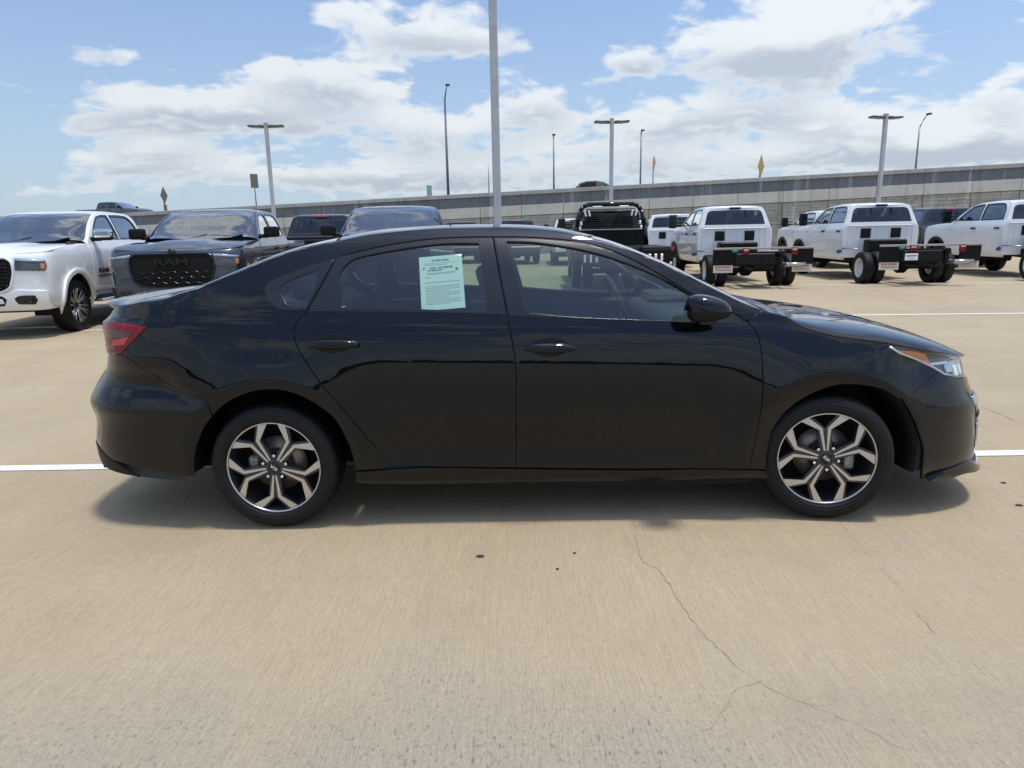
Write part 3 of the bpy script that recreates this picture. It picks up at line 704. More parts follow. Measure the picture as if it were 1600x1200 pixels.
# ---------------------------------------------------------------- the black sedan
sedan = thing('sedan', 'glossy black four-door sedan with machined wheels parked side-on in front', 'car', (0, 0, 0))
OL = {
    'body_side': [(-2.1885,1.1023,1),(-2.0197,1.1171,0),(-1.8985,1.1289,0),(-1.7928,1.1597,0),(-1.6525,1.2085,0),(-1.4703,1.266,0),(-1.3179,1.3226,0),(-1.1683,1.3649,0),(-1.0156,1.3908,0),(-0.8777,1.4157,0),(-0.6437,1.4359,0),(-0.486,1.4422,0),(-0.2478,1.4408,0),(-0.0889,1.4331,0),(0.0532,1.4179,0),(0.2085,1.3841,0),(0.361,1.3371,0),(0.4509,1.3007,0),(0.5841,1.2402,0),(0.7297,1.1639,0),(0.8305,1.1097,0),(0.931,1.0588,0),(1.001,1.0345,1),(0.9298,0.9871,1),(0.8813,1.0196,0),(0.8298,1.0493,0),(0.7662,1.0793,0),(0.6847,1.1155,0),(0.5983,1.168,0),(0.5055,1.2255,0),(0.4025,1.2823,0),(0.2826,1.334,0),(0.1443,1.3685,0),(-0.0588,1.3907,0),(-0.2632,1.3977,0),(-0.4832,1.3974,0),(-0.6394,1.3866,0),(-0.794,1.3653,0),(-0.9074,1.3433,0),(-1.0165,1.3154,1),(-1.0744,1.2014,0),(-1.1413,1.0753,0),(-1.1867,1.0245,0),(-1.2006,0.9756,0),(-1.1866,0.9136,0),(-1.143,0.8363,0),(-1.0646,0.7144,0),(-0.9684,0.59,0),(-0.9062,0.4947,0),(-0.851,0.4234,0),(-0.7791,0.3541,0),(-0.8127,0.3004,1),(-0.9511,0.3001,1),(-0.961,0.382,0),(-0.9857,0.4637,0),(-1.0369,0.5723,0),(-1.1447,0.66,0),(-1.2525,0.7058,0),(-1.3679,0.7106,0),(-1.4825,0.6776,0),(-1.5567,0.628,0),(-1.5958,0.5869,1),(-1.6162,0.6655,0),(-1.7175,0.7059,0),(-1.8116,0.7399,0),(-1.9009,0.782,0),(-1.9871,0.834,0),(-2.094,0.8804,1),(-2.36,0.858,1),(-2.36,1.055,1)],
    'rear_door': [(-1.0165,1.3154,1),(-0.9074,1.3433,0),(-0.794,1.3653,0),(-0.6394,1.3866,0),(-0.4832,1.3974,0),(-0.2632,1.3977,1),(-0.1983,1.0432,0),(-0.1844,0.9656,0),(-0.1707,0.892,0),(-0.1606,0.787,0),(-0.162,0.6222,0),(-0.1649,0.4588,0),(-0.1695,0.2926,1),(-0.5886,0.3062,0),(-0.7035,0.3203,0),(-0.7791,0.3541,0),(-0.851,0.4234,0),(-0.9062,0.4947,0),(-0.9684,0.59,0),(-1.0646,0.7144,0),(-1.143,0.8363,0),(-1.1866,0.9136,0),(-1.2006,0.9756,0),(-1.1867,1.0245,0),(-1.1413,1.0753,0),(-1.0744,1.2014,0)],
    'front_door': [(-0.2632,1.3977,1),(-0.0588,1.3907,0),(0.1443,1.3685,0),(0.2826,1.334,0),(0.4025,1.2823,0),(0.5055,1.2255,0),(0.5983,1.168,0),(0.6847,1.1155,0),(0.7662,1.0793,0),(0.8298,1.0493,0),(0.8813,1.0196,0),(0.9298,0.9871,1),(0.9702,0.9379,0),(0.9887,0.8618,0),(0.9975,0.7286,0),(0.9976,0.6316,0),(0.9919,0.5109,0),(0.9794,0.3796,0),(0.964,0.2724,1),(0.4368,0.2753,0),(-0.1695,0.2926,1),(-0.1649,0.4588,0),(-0.162,0.6222,0),(-0.1606,0.787,0),(-0.1707,0.892,0),(-0.1844,0.9656,0),(-0.1983,1.0432,0)],
    'front_fender': [(0.9298,0.9871,1),(1.001,1.0345,1),(1.0632,1.0218,0),(1.1186,1.0006,0),(1.1499,0.9798,0),(1.1921,0.9533,0),(1.2562,0.932,0),(1.3241,0.9134,0),(1.4498,0.8934,0),(1.5869,0.8774,1),(1.6298,0.8516,1),(1.6834,0.8196,0),(1.8086,0.7769,0),(1.9042,0.7346,0),(1.9263,0.7228,1),(1.8434,0.683,0),(1.7595,0.642,0),(1.6817,0.6116,0),(1.5738,0.6623,0),(1.4596,0.6847,0),(1.3533,0.6855,0),(1.2453,0.6487,0),(1.1425,0.5764,0),(1.0763,0.4798,0),(1.0543,0.3722,0),(1.0542,0.2556,1),(0.964,0.2724,1),(0.9794,0.3796,0),(0.9919,0.5109,0),(0.9976,0.6316,0),(0.9975,0.7286,0),(0.9887,0.8618,0),(0.9702,0.9379,0)],
    'front_bumper': [(1.6817,0.6116,1),(1.7595,0.642,0),(1.8434,0.683,0),(1.9263,0.7228,1),(1.9607,0.7026,0),(2.0953,0.674,1),(2.34,0.655,1),(2.93,0.655,1),(2.93,0.2,1),(2.3,0.2,0),(1.9904,0.1822,1),(1.8825,0.1691,0),(1.824,0.1653,1),(1.804,0.2796,0),(1.7959,0.363,0),(1.7459,0.4796,0)],
    'rear_bumper': [(-2.094,0.8804,1),(-2.36,0.858,1),(-2.99,0.7,1),(-2.99,0.27,1),(-2.3,0.27,0),(-2.1601,0.3341,0),(-1.9696,0.3153,0),(-1.7838,0.2855,0),(-1.7146,0.2786,1),(-1.6871,0.4259,0),(-1.6412,0.5326,0),(-1.5958,0.5869,1),(-1.6162,0.6655,0),(-1.7175,0.7059,0),(-1.8116,0.7399,0),(-1.9009,0.782,0),(-1.9871,0.834,0)],
    'trunk_panel': [(-2.36,1.055,1),(-2.36,0.858,1),(-2.99,0.7,1),(-2.99,1.055,1)],
    'rocker_panel': [(-0.9484,0.2935,1),(-0.8132,0.2937,0),(-0.5888,0.2997,0),(-0.1696,0.2859,0),(0.437,0.2684,0),(0.9649,0.2653,0),(1.0583,0.2484,1),(1.0815,0.1752,1),(0.4513,0.1626,0),(-0.1715,0.1828,0),(-0.8232,0.211,0),(-0.9576,0.2267,1)],
    'headlight': [(1.586,0.8746,1),(1.711,0.8557,0),(1.8804,0.8225,0),(2.0781,0.7885,1),(2.34,0.735,1),(2.34,0.66,1),(2.0953,0.674,1),(1.9607,0.7026,0),(1.9263,0.7228,0),(1.9042,0.7346,0),(1.8086,0.7769,0),(1.6834,0.8196,0),(1.6298,0.8516,1)],
    'indicator': [(1.6511,0.842,1),(1.7487,0.8325,0),(1.8663,0.817,1),(1.9112,0.7415,1),(1.8137,0.7812,0)],
    'taillight': [(-1.9141,1.0123,1),(-2.0364,1.0268,0),(-2.1327,1.0309,0),(-2.3,1.022,1),(-2.5,1.022,1),(-2.5,0.88,1),(-2.3,0.865,0),(-2.15,0.8842,0),(-2.094,0.8804,1),(-1.9962,0.9492,0)],
    'rear_glass': [(-0.9976,1.238,0),(-0.9867,1.1735,0),(-0.974,1.0895,1),(-0.6573,1.0735,0),(-0.2917,1.0536,1),(-0.311,1.2191,0),(-0.3335,1.3655,1),(-0.4039,1.3684,0),(-0.5132,1.3675,0),(-0.6375,1.3562,0),(-0.7916,1.3351,0),(-0.8986,1.3147,0),(-0.9497,1.2963,0)],
    'front_glass': [(-0.1942,1.372,1),(-0.0753,1.3667,0),(0.0492,1.3491,0),(0.1727,1.3256,0),(0.2795,1.2966,0),(0.4446,1.234,0),(0.5918,1.1637,0),(0.6785,1.1142,1),(0.6942,1.0893,0),(0.6618,0.9923,1),(0.4275,1.004,0),(0.1269,1.0212,0),(-0.1077,1.0458,1),(-0.153,1.2161,0)],
    'rear_door_trim': [(-1.0165,1.3154,1),(-0.9067,1.3358,0),(-0.7934,1.3577,0),(-0.6389,1.379,0),(-0.4829,1.3897,0),(-0.2695,1.3902,1),(-0.2014,1.0375,1),(-0.6571,1.0576,0),(-1.0805,1.0684,0),(-1.1381,1.0723,1),(-1.0713,1.2013,0)],
    'front_door_trim': [(-0.2538,1.3899,1),(-0.0591,1.3831,0),(0.1437,1.3594,0),(0.2818,1.325,0),(0.4017,1.2734,0),(0.5047,1.2166,0),(0.5976,1.1607,0),(0.684,1.1083,0),(0.7653,1.0707,0),(0.8289,1.0407,0),(0.8805,1.011,0),(0.9135,0.976,1),(0.6582,0.9853,0),(0.4271,0.9983,0),(0.0363,1.0172,0),(-0.1894,1.033,1)],
    'quarter_trim': [(-1.3544,1.1746,0),(-1.3407,1.2035,0),(-1.2707,1.2358,0),(-1.1578,1.275,0),(-1.0253,1.3111,1),(-1.0805,1.2015,0),(-1.1445,1.0782,1),(-1.2321,1.0755,0),(-1.284,1.0837,0),(-1.3295,1.122,0)],
    'quarter_glass': [(-1.2826,1.1732,1),(-1.2574,1.1961,0),(-1.1841,1.2298,0),(-1.0946,1.259,1),(-1.1181,1.176,0),(-1.1483,1.0927,1),(-1.1967,1.0907,0),(-1.2404,1.1088,0)],
    'front_lip': [(1.8394,0.1733,1),(1.893,0.2099,0),(2.0025,0.2332,0),(2.1076,0.2528,0),(2.2,0.235,1),(2.93,0.235,1),(2.93,0.165,1),(2.2,0.168,0),(2.0586,0.186,0),(1.9353,0.1713,0)],
    'sill_strip': [(-1.0804,1.0669,1),(-0.657,1.0562,0),(-0.1984,1.0346,1),(-0.1986,1.0231,1),(-0.6569,1.0461,0),(-1.0862,1.0598,1)]}
ROOF_EDGE = [(-1.744, -0.784, 1.16), (-1.611, -0.76, 1.208), (-1.465, -0.725, 1.266), (-1.318, -0.688, 1.323), (-1.168, -0.655, 1.365), (-1.016, -0.633, 1.391), (-0.878, -0.609, 1.416), (-0.644, -0.582, 1.436), (-0.486, -0.57, 1.442), (-0.248, -0.563, 1.441), (-0.089, -0.567, 1.433), (0.053, -0.58, 1.418), (0.208, -0.61, 1.384), (0.361, -0.645, 1.337), (0.451, -0.67, 1.301), (0.584, -0.707, 1.24), (0.73, -0.75, 1.164), (0.83, -0.779, 1.11), (0.931, -0.804, 1.059), (1.001, -0.815, 1.034), (1.2, -0.84, 0.93)]
ROOF_C = [(-1.75, 1.2037), (-1.6, 1.2589), (-1.45, 1.3203), (-1.3, 1.3708), (-1.15, 1.405), (-1.0, 1.4305), (-0.85, 1.4529), (-0.65, 1.4621), (-0.45, 1.4686), (-0.25, 1.4659), (-0.08, 1.4588), (0.06, 1.4434), (0.2, 1.4146), (0.36, 1.372), (0.5, 1.3154), (0.62, 1.2633), (0.75, 1.1948), (0.87, 1.1367), (0.98, 1.0741), (1.1, 1.0157), (1.2, 1.0104)]
HOOD_EDGE = [(1.0, -0.822, 1.02), (1.063, -0.824, 1.012), (1.119, -0.828, 1.001), (1.15, -0.836, 0.98), (1.192, -0.848, 0.953), (1.256, -0.855, 0.932), (1.324, -0.861, 0.913), (1.444, -0.863, 0.893), (1.557, -0.861, 0.877), (1.661, -0.854, 0.856), (1.8, -0.829, 0.826), (1.964, -0.753, 0.793), (2.1, -0.64, 0.765), (2.18, -0.5, 0.75), (2.22, -0.3, 0.742)]
HOOD_C = [(1.0, 1.045), (1.12, 1.03), (1.3, 0.995), (1.5, 0.962), (1.7, 0.932), (1.85, 0.898), (2.0, 0.845), (2.1, 0.795), (2.18, 0.758), (2.22, 0.742)]
DECK_EDGE = [(-2.3, -0.5, 1.1), (-2.2, -0.62, 1.107), (-2.105, -0.709, 1.102), (-1.964, -0.774, 1.117), (-1.852, -0.792, 1.129), (-1.744, -0.784, 1.16), (-1.62, -0.76, 1.18)]
DECK_C = [(-2.3, 1.1214), (-2.2, 1.1276), (-2.1, 1.1218), (-1.95, 1.1484), (-1.85, 1.1596), (-1.75, 1.1883), (-1.62, 1.21)]
PAINT = M['black_paint']
def both(o):
    return o, mirrored(o)
both(panel('side_panel', OL['body_side'], S, PAINT, sedan, step=.024, holes=[OL['quarter_glass']]))
for nm in ('front_fender', 'front_bumper', 'rear_bumper', 'trunk_panel', 'rocker_panel'):
    lab = {'trunk_panel': 'boot_panel'}.get(nm, nm)
    both(panel(lab, OL[nm], S, PAINT, sedan, step=.024))
def S_lip(u, z):
    p = S(u, z); k = .42*np.clip(.252 - z, 0, .1)*sstep(1.5, 1.75, u); p = np.array(p); p[..., 1] -= k*(1 - sstep(2.1, 2.6, u)); p[..., 0] += k*.25*sstep(1.9, 2.3, u); return p
both(panel('front_lip', OL['front_lip'], S_lip, PAINT, sedan, step=.03, off=.004, depth=.05, rnd=.003))
doors = {}
for nm, gl, tr in (('rear_door', 'rear_glass', 'rear_door_trim'), ('front_door', 'front_glass', 'front_door_trim')):
    d = panel(nm, OL[nm], S, PAINT, sedan, step=.034, holes=[OL[gl]])
    t = panel('window_trim', OL[tr], S, M['satin_trim'], d, step=.05, holes=[OL[gl]], off=.0035, depth=.012, gap=.001)
    w = panel('window', OL[gl], S, M['glass'], d, step=.05, gap=-.006, depth=0, off=-.006)
    md, mt, mw = mirrored(d), mirrored(t), mirrored(w); mt.parent = md; mw.parent = md
    doors[nm] = (d, md)
qt = panel('quarter_trim', OL['quarter_trim'], S, M['satin_trim'], sedan, step=.05, off=.003, depth=.012, holes=[OL['quarter_glass']]); mirrored(qt)
qg = panel('quarter_window', OL['quarter_glass'], S, M['glass'], sedan, step=.04, gap=-.006, depth=0, off=-.002); mirrored(qg)
# side panel behind the quarter glass stays closed: a dark plate just under the glass reads as the seal
# inner shell: dark lining that closes the shut lines and lines the doors
def S_in(u, z):
    p = S(u, z); h = 1e-3; du = S(u+h, z)-S(u-h, z); dv = S(u, z+h)-S(u, z-h); n = np.cross(du, dv); n /= np.linalg.norm(n, axis=-1)[..., None]
    return p - n*.030
def arc(cx, r, a0, a1, n, z0=.325): return [(cx + r*math.cos(R(a)), z0 + r*math.sin(R(a)), 0) for a in np.linspace(a0, a1, n)]
lin = [(-1.78, .22, 1)] + arc(-1.35, .43, 194, -14, 14) + [(-.9, .2, 1), (.9, .2, 1)] + arc(1.35, .43, 194, -14, 14) + [(1.8, .2, 1), (2.93, .2, 1), (2.93, .66, 1), (2.1, .70, 1), (1.55, .84, 1), (1.0, .965, 1), (.6, .965, 1), (-.2, 1.02, 1), (-1.0, 1.045, 1), (-1.5, 1.06, 1), (-2.3, 1.05, 1), (-2.99, 1.0, 1), (-2.99, .3, 1), (-2.2, .26, 1)]
o = panel('inner_lining', lin, S_in, M['cabin'], sedan, step=.10, depth=0); mirrored(o)
# pillars inside
def strip(name, pts, w, m, off):
    pl = inset(np.array(pts), 0); return pl
# roof, screens, bonnet, boot lid
topA = Top(ROOF_EDGE, ROOF_C, slope=[(-1.75, 2.5), (-1., 4.), (-.3, 5.), (.3, 4.), (.8, 2.), (1.2, .5)])
topH = Top(HOOD_EDGE, HOOD_C, slope=[(1, .8), (2.2, .5)])
topD = Top(DECK_EDGE, DECK_C, slope=[(-2.3, .5), (-1.6, .5)])
def plan(top, xs, yk=1., cor=True):
    """right-hand edge points (x, -y) along xs"""
    return [(float(x), -float(abs(top.ey(x)))*yk, 0) for x in xs]
def sym(right, front_mid=None, rear_mid=None):
    """closed plan outline from a right edge running from rear to front"""
    right = [(x, y, 0) for x, y, *_ in right]; right[0] = (*right[0][:2], 1); right[-1] = (*right[-1][:2], 1)
    left = [(x, -y, c) for x, y, c in right[::-1]]
    out = list(right)
    if front_mid is not None: out.append((front_mid, 0, 0))
    out += left
    if rear_mid is not None: out.append((rear_mid, 0, 0))
    return out
panel('roof', sym(plan(topA, np.linspace(-1.02, .20, 16)), .30, -1.10), topA, PAINT, sedan, step=.07, gap=.002, depth=.01)
panel('windscreen', sym(plan(topA, np.linspace(.215, 1.03, 14), .985), 1.14, .32), topA, M['glass'], sedan, step=.08, depth=0, off=-.002)
panel('rear_window', sym(plan(topA, np.linspace(-1.60, -1.035, 10), .96), -1.12, -1.70), topA, M['dark_glass'], sedan, step=.08, depth=0, off=-.002)
for nm, a, b, i, m in (('windscreen_pillar', .215, 1.03, .985, PAINT), ('rear_pillar', -1.72, -1.035, .955, PAINT)):
    xs = np.linspace(a, b, 14); P = [[topA(x, -abs(topA.ey(x))*f) for f in (1.0, 1 - (1-i)*.5, i)] for x in xs]
    for s in (1, -1):
        MB().grid([[(p[0], p[1]*s, p[2] + .001) for p in row] for row in P]).build(nm, m, sedan)
panel('bonnet', sym(plan(topH, np.linspace(1.09, 2.20, 20)), 2.26, 1.19), topH, PAINT, sedan, step=.06, depth=.03)
panel('boot_lid', sym(plan(topD, np.linspace(-2.24, -1.68, 10)), -1.64, -2.32), topD, PAINT, sedan, step=.05, depth=.03, rnd=.004)
# cowl below the windscreen, wipers
MB().box((1.10, 0, .965), (.16, 1.50, .04), bevel=.015).build('cowl', M['black_plastic'], sedan)
for y in (-.45, .12):
    MB().tube([(1.13, y, .995), (1.06, y + .32, 1.035), (1.02, y + .58, 1.06)], .008, 6).build('wiper', M['matte_black'], sedan)
# lamps
hb = panel('headlight', OL['headlight'], lambda u, z: S_in(u, z), M['gloss_black'], sedan, step=.03, depth=0)
def S_lamp(u, z): return S(u, z)
lens = panel('lens', OL['headlight'], S, M['lens'], hb, step=.03, depth=.012, gap=.003)
ind = panel('indicator', OL['indicator'], S, M['amber'], hb, step=.03, off=-.008, depth=.01, gap=.001)
edge_pts = [p for p in OL['headlight']]
hl = [(u, z) for u, z, *_ in OL['headlight']]
low = [S(np.array([u]), np.array([z]))[0] for u, z in hl[6:]] ; 
nrm = surf_pn(S, np.array([u for u, z in hl[6:]]), np.array([z for u, z in hl[6:]]))[1]
MB().tube([Vector(p - n*.004) + Vector((0, 0, .008)) for p, n in zip(low, nrm)], .0065, 6).build('bright_rim', M['lamp_silver'], hb)
def on(u, z, off=0):
    p, n = surf_pn(S, np.array([u]), np.array([z])); return Vector(p[0] + n[0]*off), Vector(n[0])
def block(name, u, z, du, dz, off, th, m, parent, bevel=.006, step=.03):
    return panel(name, [(u-du, z-dz, 1), (u+du, z-dz, 1), (u+du, z+dz, 1), (u-du, z+dz, 1)], S, m, parent, step=step, off=off, depth=th, gap=0, rnd=bevel)
block('reflector', 2.12, .738, .10, .026, -.018, .01, M['lamp_silver'], hb)
for du in (-.05, .02): block('lamp_cell', 2.15 + du, .715, .018, .026, -.012, .01, M['lamp_white'], hb, .003, .02)
block('running_light', 1.93, .76, .10, .006, -.010, .008, M['lamp_white'], hb, .002, .02)
block('projector', 2.24, .70, .05, .025, -.016, .008, M['lamp_silver'], hb, .004, .02)
def mirror_tree(o, parent=None):
    """children of a lamp on the far side"""
    c = mirrored(o); c.parent = parent if parent else o.parent
    for k in list(o.children):
        q = mirrored(k); q.parent = c
    return c
mirror_tree(hb)
tl = panel('taillight', OL['taillight'], S, M['red_lens'], sedan, step=.03, off=.006, depth=.03, rnd=.004)
panel('lamp_band', [(-2.28, .995, 1), (-2.26, .94, 1), (-2.02, .965, 1), (-1.99, .985, 1)], S, M['red_deep'], tl, step=.02, off=.0085, depth=.004, gap=0)
panel('lamp_glow', [(-2.17, .915, 1), (-2.06, .925, 1), (-2.02, .965, 1), (-2.14, .945, 1)], S, M['red_bright'], tl, step=.02, off=.0085, depth=.004, gap=0)
panel('lamp_rib', [(-2.30, .90, 1), (-2.13, .905, 1), (-2.13, .912, 1), (-2.30, .908, 1)], S, M['red_deep'], tl, step=.02, off=.0085, depth=.004, gap=0)
mirror_tree(tl)
# air curtain at the bumper corner
ac = block('air_vent', 2.27, .44, .085, .14, .003, .02, M['gloss_black'], sedan)
block('vent_trim', 2.24, .548, .06, .024, .010, .012, M['lamp_silver'], ac)
block('vent_slat', 2.245, .475, .05, .012, .008, .012, M['black_plastic'], ac)
block('vent_slat', 2.245, .42, .05, .010, .010, .012, M['lamp_silver'], ac)
mirror_tree(ac)
gr = panel('grille', [(2.48, .60, 1), (2.93, .56, 1), (2.93, .655, 1), (2.46, .655, 1)], S, M['gloss_black'], sedan, step=.05, off=.003, depth=.01); mirrored(gr)
lg = panel('lower_grille', [(2.50, .28, 1), (2.93, .28, 1), (2.93, .46, 1), (2.60, .46, 1)], S, M['matte_black'], sedan, step=.05, off=.003, depth=.01); mirrored(lg)
# rear lower valance
rv = panel('rear_valance', [(-2.99, .28, 1), (-2.25, .285, 1), (-1.98, .265, 1), (-2.10, .33, 1), (-2.26, .40, 1), (-2.99, .42, 1)], S, M['black_plastic'], sedan, step=.05, off=.004, depth=.012); mirrored(rv)
# door handles
def handle(u, z, door, mdoor, tilt=-.05):
    n = on(u, z)[1]
    cup = panel('handle_cup_shade', [(u + .088*math.cos(a), z + .002 + .046*math.sin(a), 0) for a in np.linspace(0, 2*math.pi, 14)[:-1]], S, M['cup_shade'], door, step=.03, off=.0012, depth=.004, gap=0, rnd=.001)  # flat dark ellipse painted for the shaded hollow behind the grip
    rows = []
    for i in range(13):
        s = -1 + i/6.; x = s*.122; w = .0215*math.sqrt(max(0, 1 - .75*abs(s)**3)); d = .036*(1 - abs(s)**4) + .004
        c = on(u + x, z - .004 + tilt*x*.4)[0]; up = Vector((0, 0, 1)); up = (up - n*up.dot(n)).normalized()
        rows.append([tuple(c + up*w*math.cos(t) + n*(d*.62 + .013*math.sin(t))) for t in np.linspace(0, 2*math.pi, 11)])
    h = MB().grid(rows).build('handle', PAINT, door)
    for k in (cup, h):
        q = mirrored(k); q.parent = mdoor
handle(-1.015, .922, *doors['rear_door']); handle(.0, .886, *doors['front_door'])
# mirrors
def wing_mirror(s):
    root = MB()
    rows = []
    for i in range(9):
        t = i/8.; th = t*math.pi*.5
        rows.append([])
    cx, cy, cz = .715, -.975, 1.055
    def shell(a, b, top):
        P = []
        for i in range(11):
            la = math.pi*i/10 - math.pi/2
            row = []
            for j in range(9):
                lo = (math.pi*.5*j/8) if top else (-math.pi*.5*j/8)
                ex = math.sin(la); f = math.cos(la)**.55 if i not in (0, 10) else 0.
                x = cx + .098*ex - .012*(1 if lo > 0 else 0)*math.sin(abs(lo)); y = cy - .095*f*math.cos(lo)**.6*.9 + .02; z = cz + (.070 if top else .048)*f*math.sin(abs(lo))**.8*(1 if top else -1)*(1 - .25*ex)
                row.append((x, y*s*-1 if s > 0 else y, z))
            P.append(row)
        return P
    cap = MB().grid(shell(0, 0, True)).build('mirror', PAINT, sedan)
    MB().grid(shell(0, 0, False)).build('lower_shell', M['black_plastic'], cap)
    yy = -cy if s > 0 else cy
    q = -1 if s < 0 else 1
    MB().box((0, 0, 0), (.008, .12, .07), bevel=.003).build('mirror_glass', M['gloss_black'], cap).matrix_local = Matrix.Translation((cx - .058, yy - q*.012, cz + .006)) @ Matrix.Rotation(R(-24)*q, 4, 'Z')
    MB().box((cx + .005, yy - q*.075, cz - .045), (.09, .11, .045), bevel=.018, seg=2).build('stalk', M['gloss_black'], cap)
    MB().box((cx + .01, yy - q*.05, cz + .01), (.14, .10, .075), bevel=.03, seg=2).build('housing', M['gloss_black'], cap)
wing_mirror(-1); wing_mirror(1)
# wheel arches and floor
def liner(cx, s):
    P = []
    for a in np.linspace(R(-12), R(196 if cx > 0 else 185), 26):
        P.append([(cx + r_*math.cos(a), s*y, .325 + r_*math.sin(a)) for y, r_ in ((.868, .428), (.856, .402), (.78, .395), (.55, .395))])
    MB().grid(P).build('wheel_liner', M['matte_black'], sedan)
    MB().prism([(cx + .40*math.cos(a), .325 + .40*math.sin(a)) for a in np.linspace(R(-14), R(196 if cx > 0 else 185), 20)], (0, s*.56, 0), (1, 0, 0), (0, 0, 1), (0, -s, 0), .01).build('inner_arch', M['matte_black'], sedan)
for cx in (-1.35, 1.35):
    for s in (-1, 1): liner(cx, s)
fl = MB(); fl.box((0, 0, .235), (1.9, 1.66, .05)); fl.box((-1.95, 0, .30), (.7, 1.4, .06)); fl.box((1.8, 0, .24), (.5, 1.1, .04)); fl.box((0, 0, .26), (4.2, .95, .05)); fl.build('floor', M['matte_black'], sedan)
MB().tube([(-2.0, .3, .24), (-1.2, .25, .2), (.8, .2, .2)], .03, 8).build('exhaust', M['steel'], sedan)
# cabin: seats, dash, wheel, shelf
def seat(x, y, w, hr=True):
    b = MB(); b.box((x, y, .52), (.50, w, .17), bevel=.05, seg=3)
    o = b.build('seat', M['seat_cloth'], sedan, smooth_angle=40)
    rot = Matrix.Rotation(R(-20), 3, 'Y')
    bk = MB(); bk.box((-.02, 0, .30), (.15, w*.94, .60), bevel=.055, seg=3); bk = bk.build('backrest', M['seat_cloth'], o, smooth_angle=40); bk.location = (x - .25, y, .52); bk.rotation_euler = (0, R(-20), 0)
    if hr:
        h = MB(); h.box((0, 0, .685), (.10, .25, .17), bevel=.045, seg=3); h.tube([(0, -.06, .55), (0, -.06, .65)], .007, 6); h.tube([(0, .06, .55), (0, .06, .65)], .007, 6)
        h = h.build('headrest', M['seat_cloth'], o, smooth_angle=40); h.location = (x - .25, y, .52); h.rotation_euler = (0, R(-17), 0)
seat(.15, -.37, .50); seat(.15, .37, .50); seat(-.85, -.33, .62); seat(-.85, .33, .62)
MB().box((.80, 0, .86), (.42, 1.36, .24), bevel=.08, seg=3).build('dashboard', M['cabin'], sedan, smooth_angle=40)
MB().box((.78, .37, 1.0), (.22, .40, .07), bevel=.03, seg=2).build('instrument_hood', M['cabin'], sedan)
MB().box((.30, 0, .55), (.9, .22, .26), bevel=.05).build('console', M['cabin'], sedan)
MB().box((-1.45, 0, 1.03), (.55, 1.25, .03)).build('parcel_shelf', M['cabin'], sedan)
sw = MB(); ring = [(0, .185*math.cos(a), .185*math.sin(a)) for a in np.linspace(0, 2*math.pi, 33)]
sw.tube(ring, .016, 8, cap=False); sw.box((.0, 0, 0), (.05, .15, .10), bevel=.03); sw.box((0, .1, 0), (.02, .16, .03)); sw.box((0, -.1, 0), (.02, .16, .03)); sw.box((0, 0, -.1), (.02, .03, .16))
sw = sw.build('steering_wheel', M['cabin'], sedan, smooth_angle=50); sw.location = (.50, .37, .96); sw.rotation_euler = (0, R(-24), 0)
MB().box((.56, 0, 1.30), (.03, .22, .065), bevel=.02).build('rear_view_mirror', M['matte_black'], sedan)
hdP = [[tuple(Vector(topA(x, y)) - Vector((0, 0, .035))) for y in np.linspace(-.5, .5, 9)] for x in np.linspace(-1.0, .2, 9)]
MB().grid(hdP).build('headliner', M['cabin'], sedan)
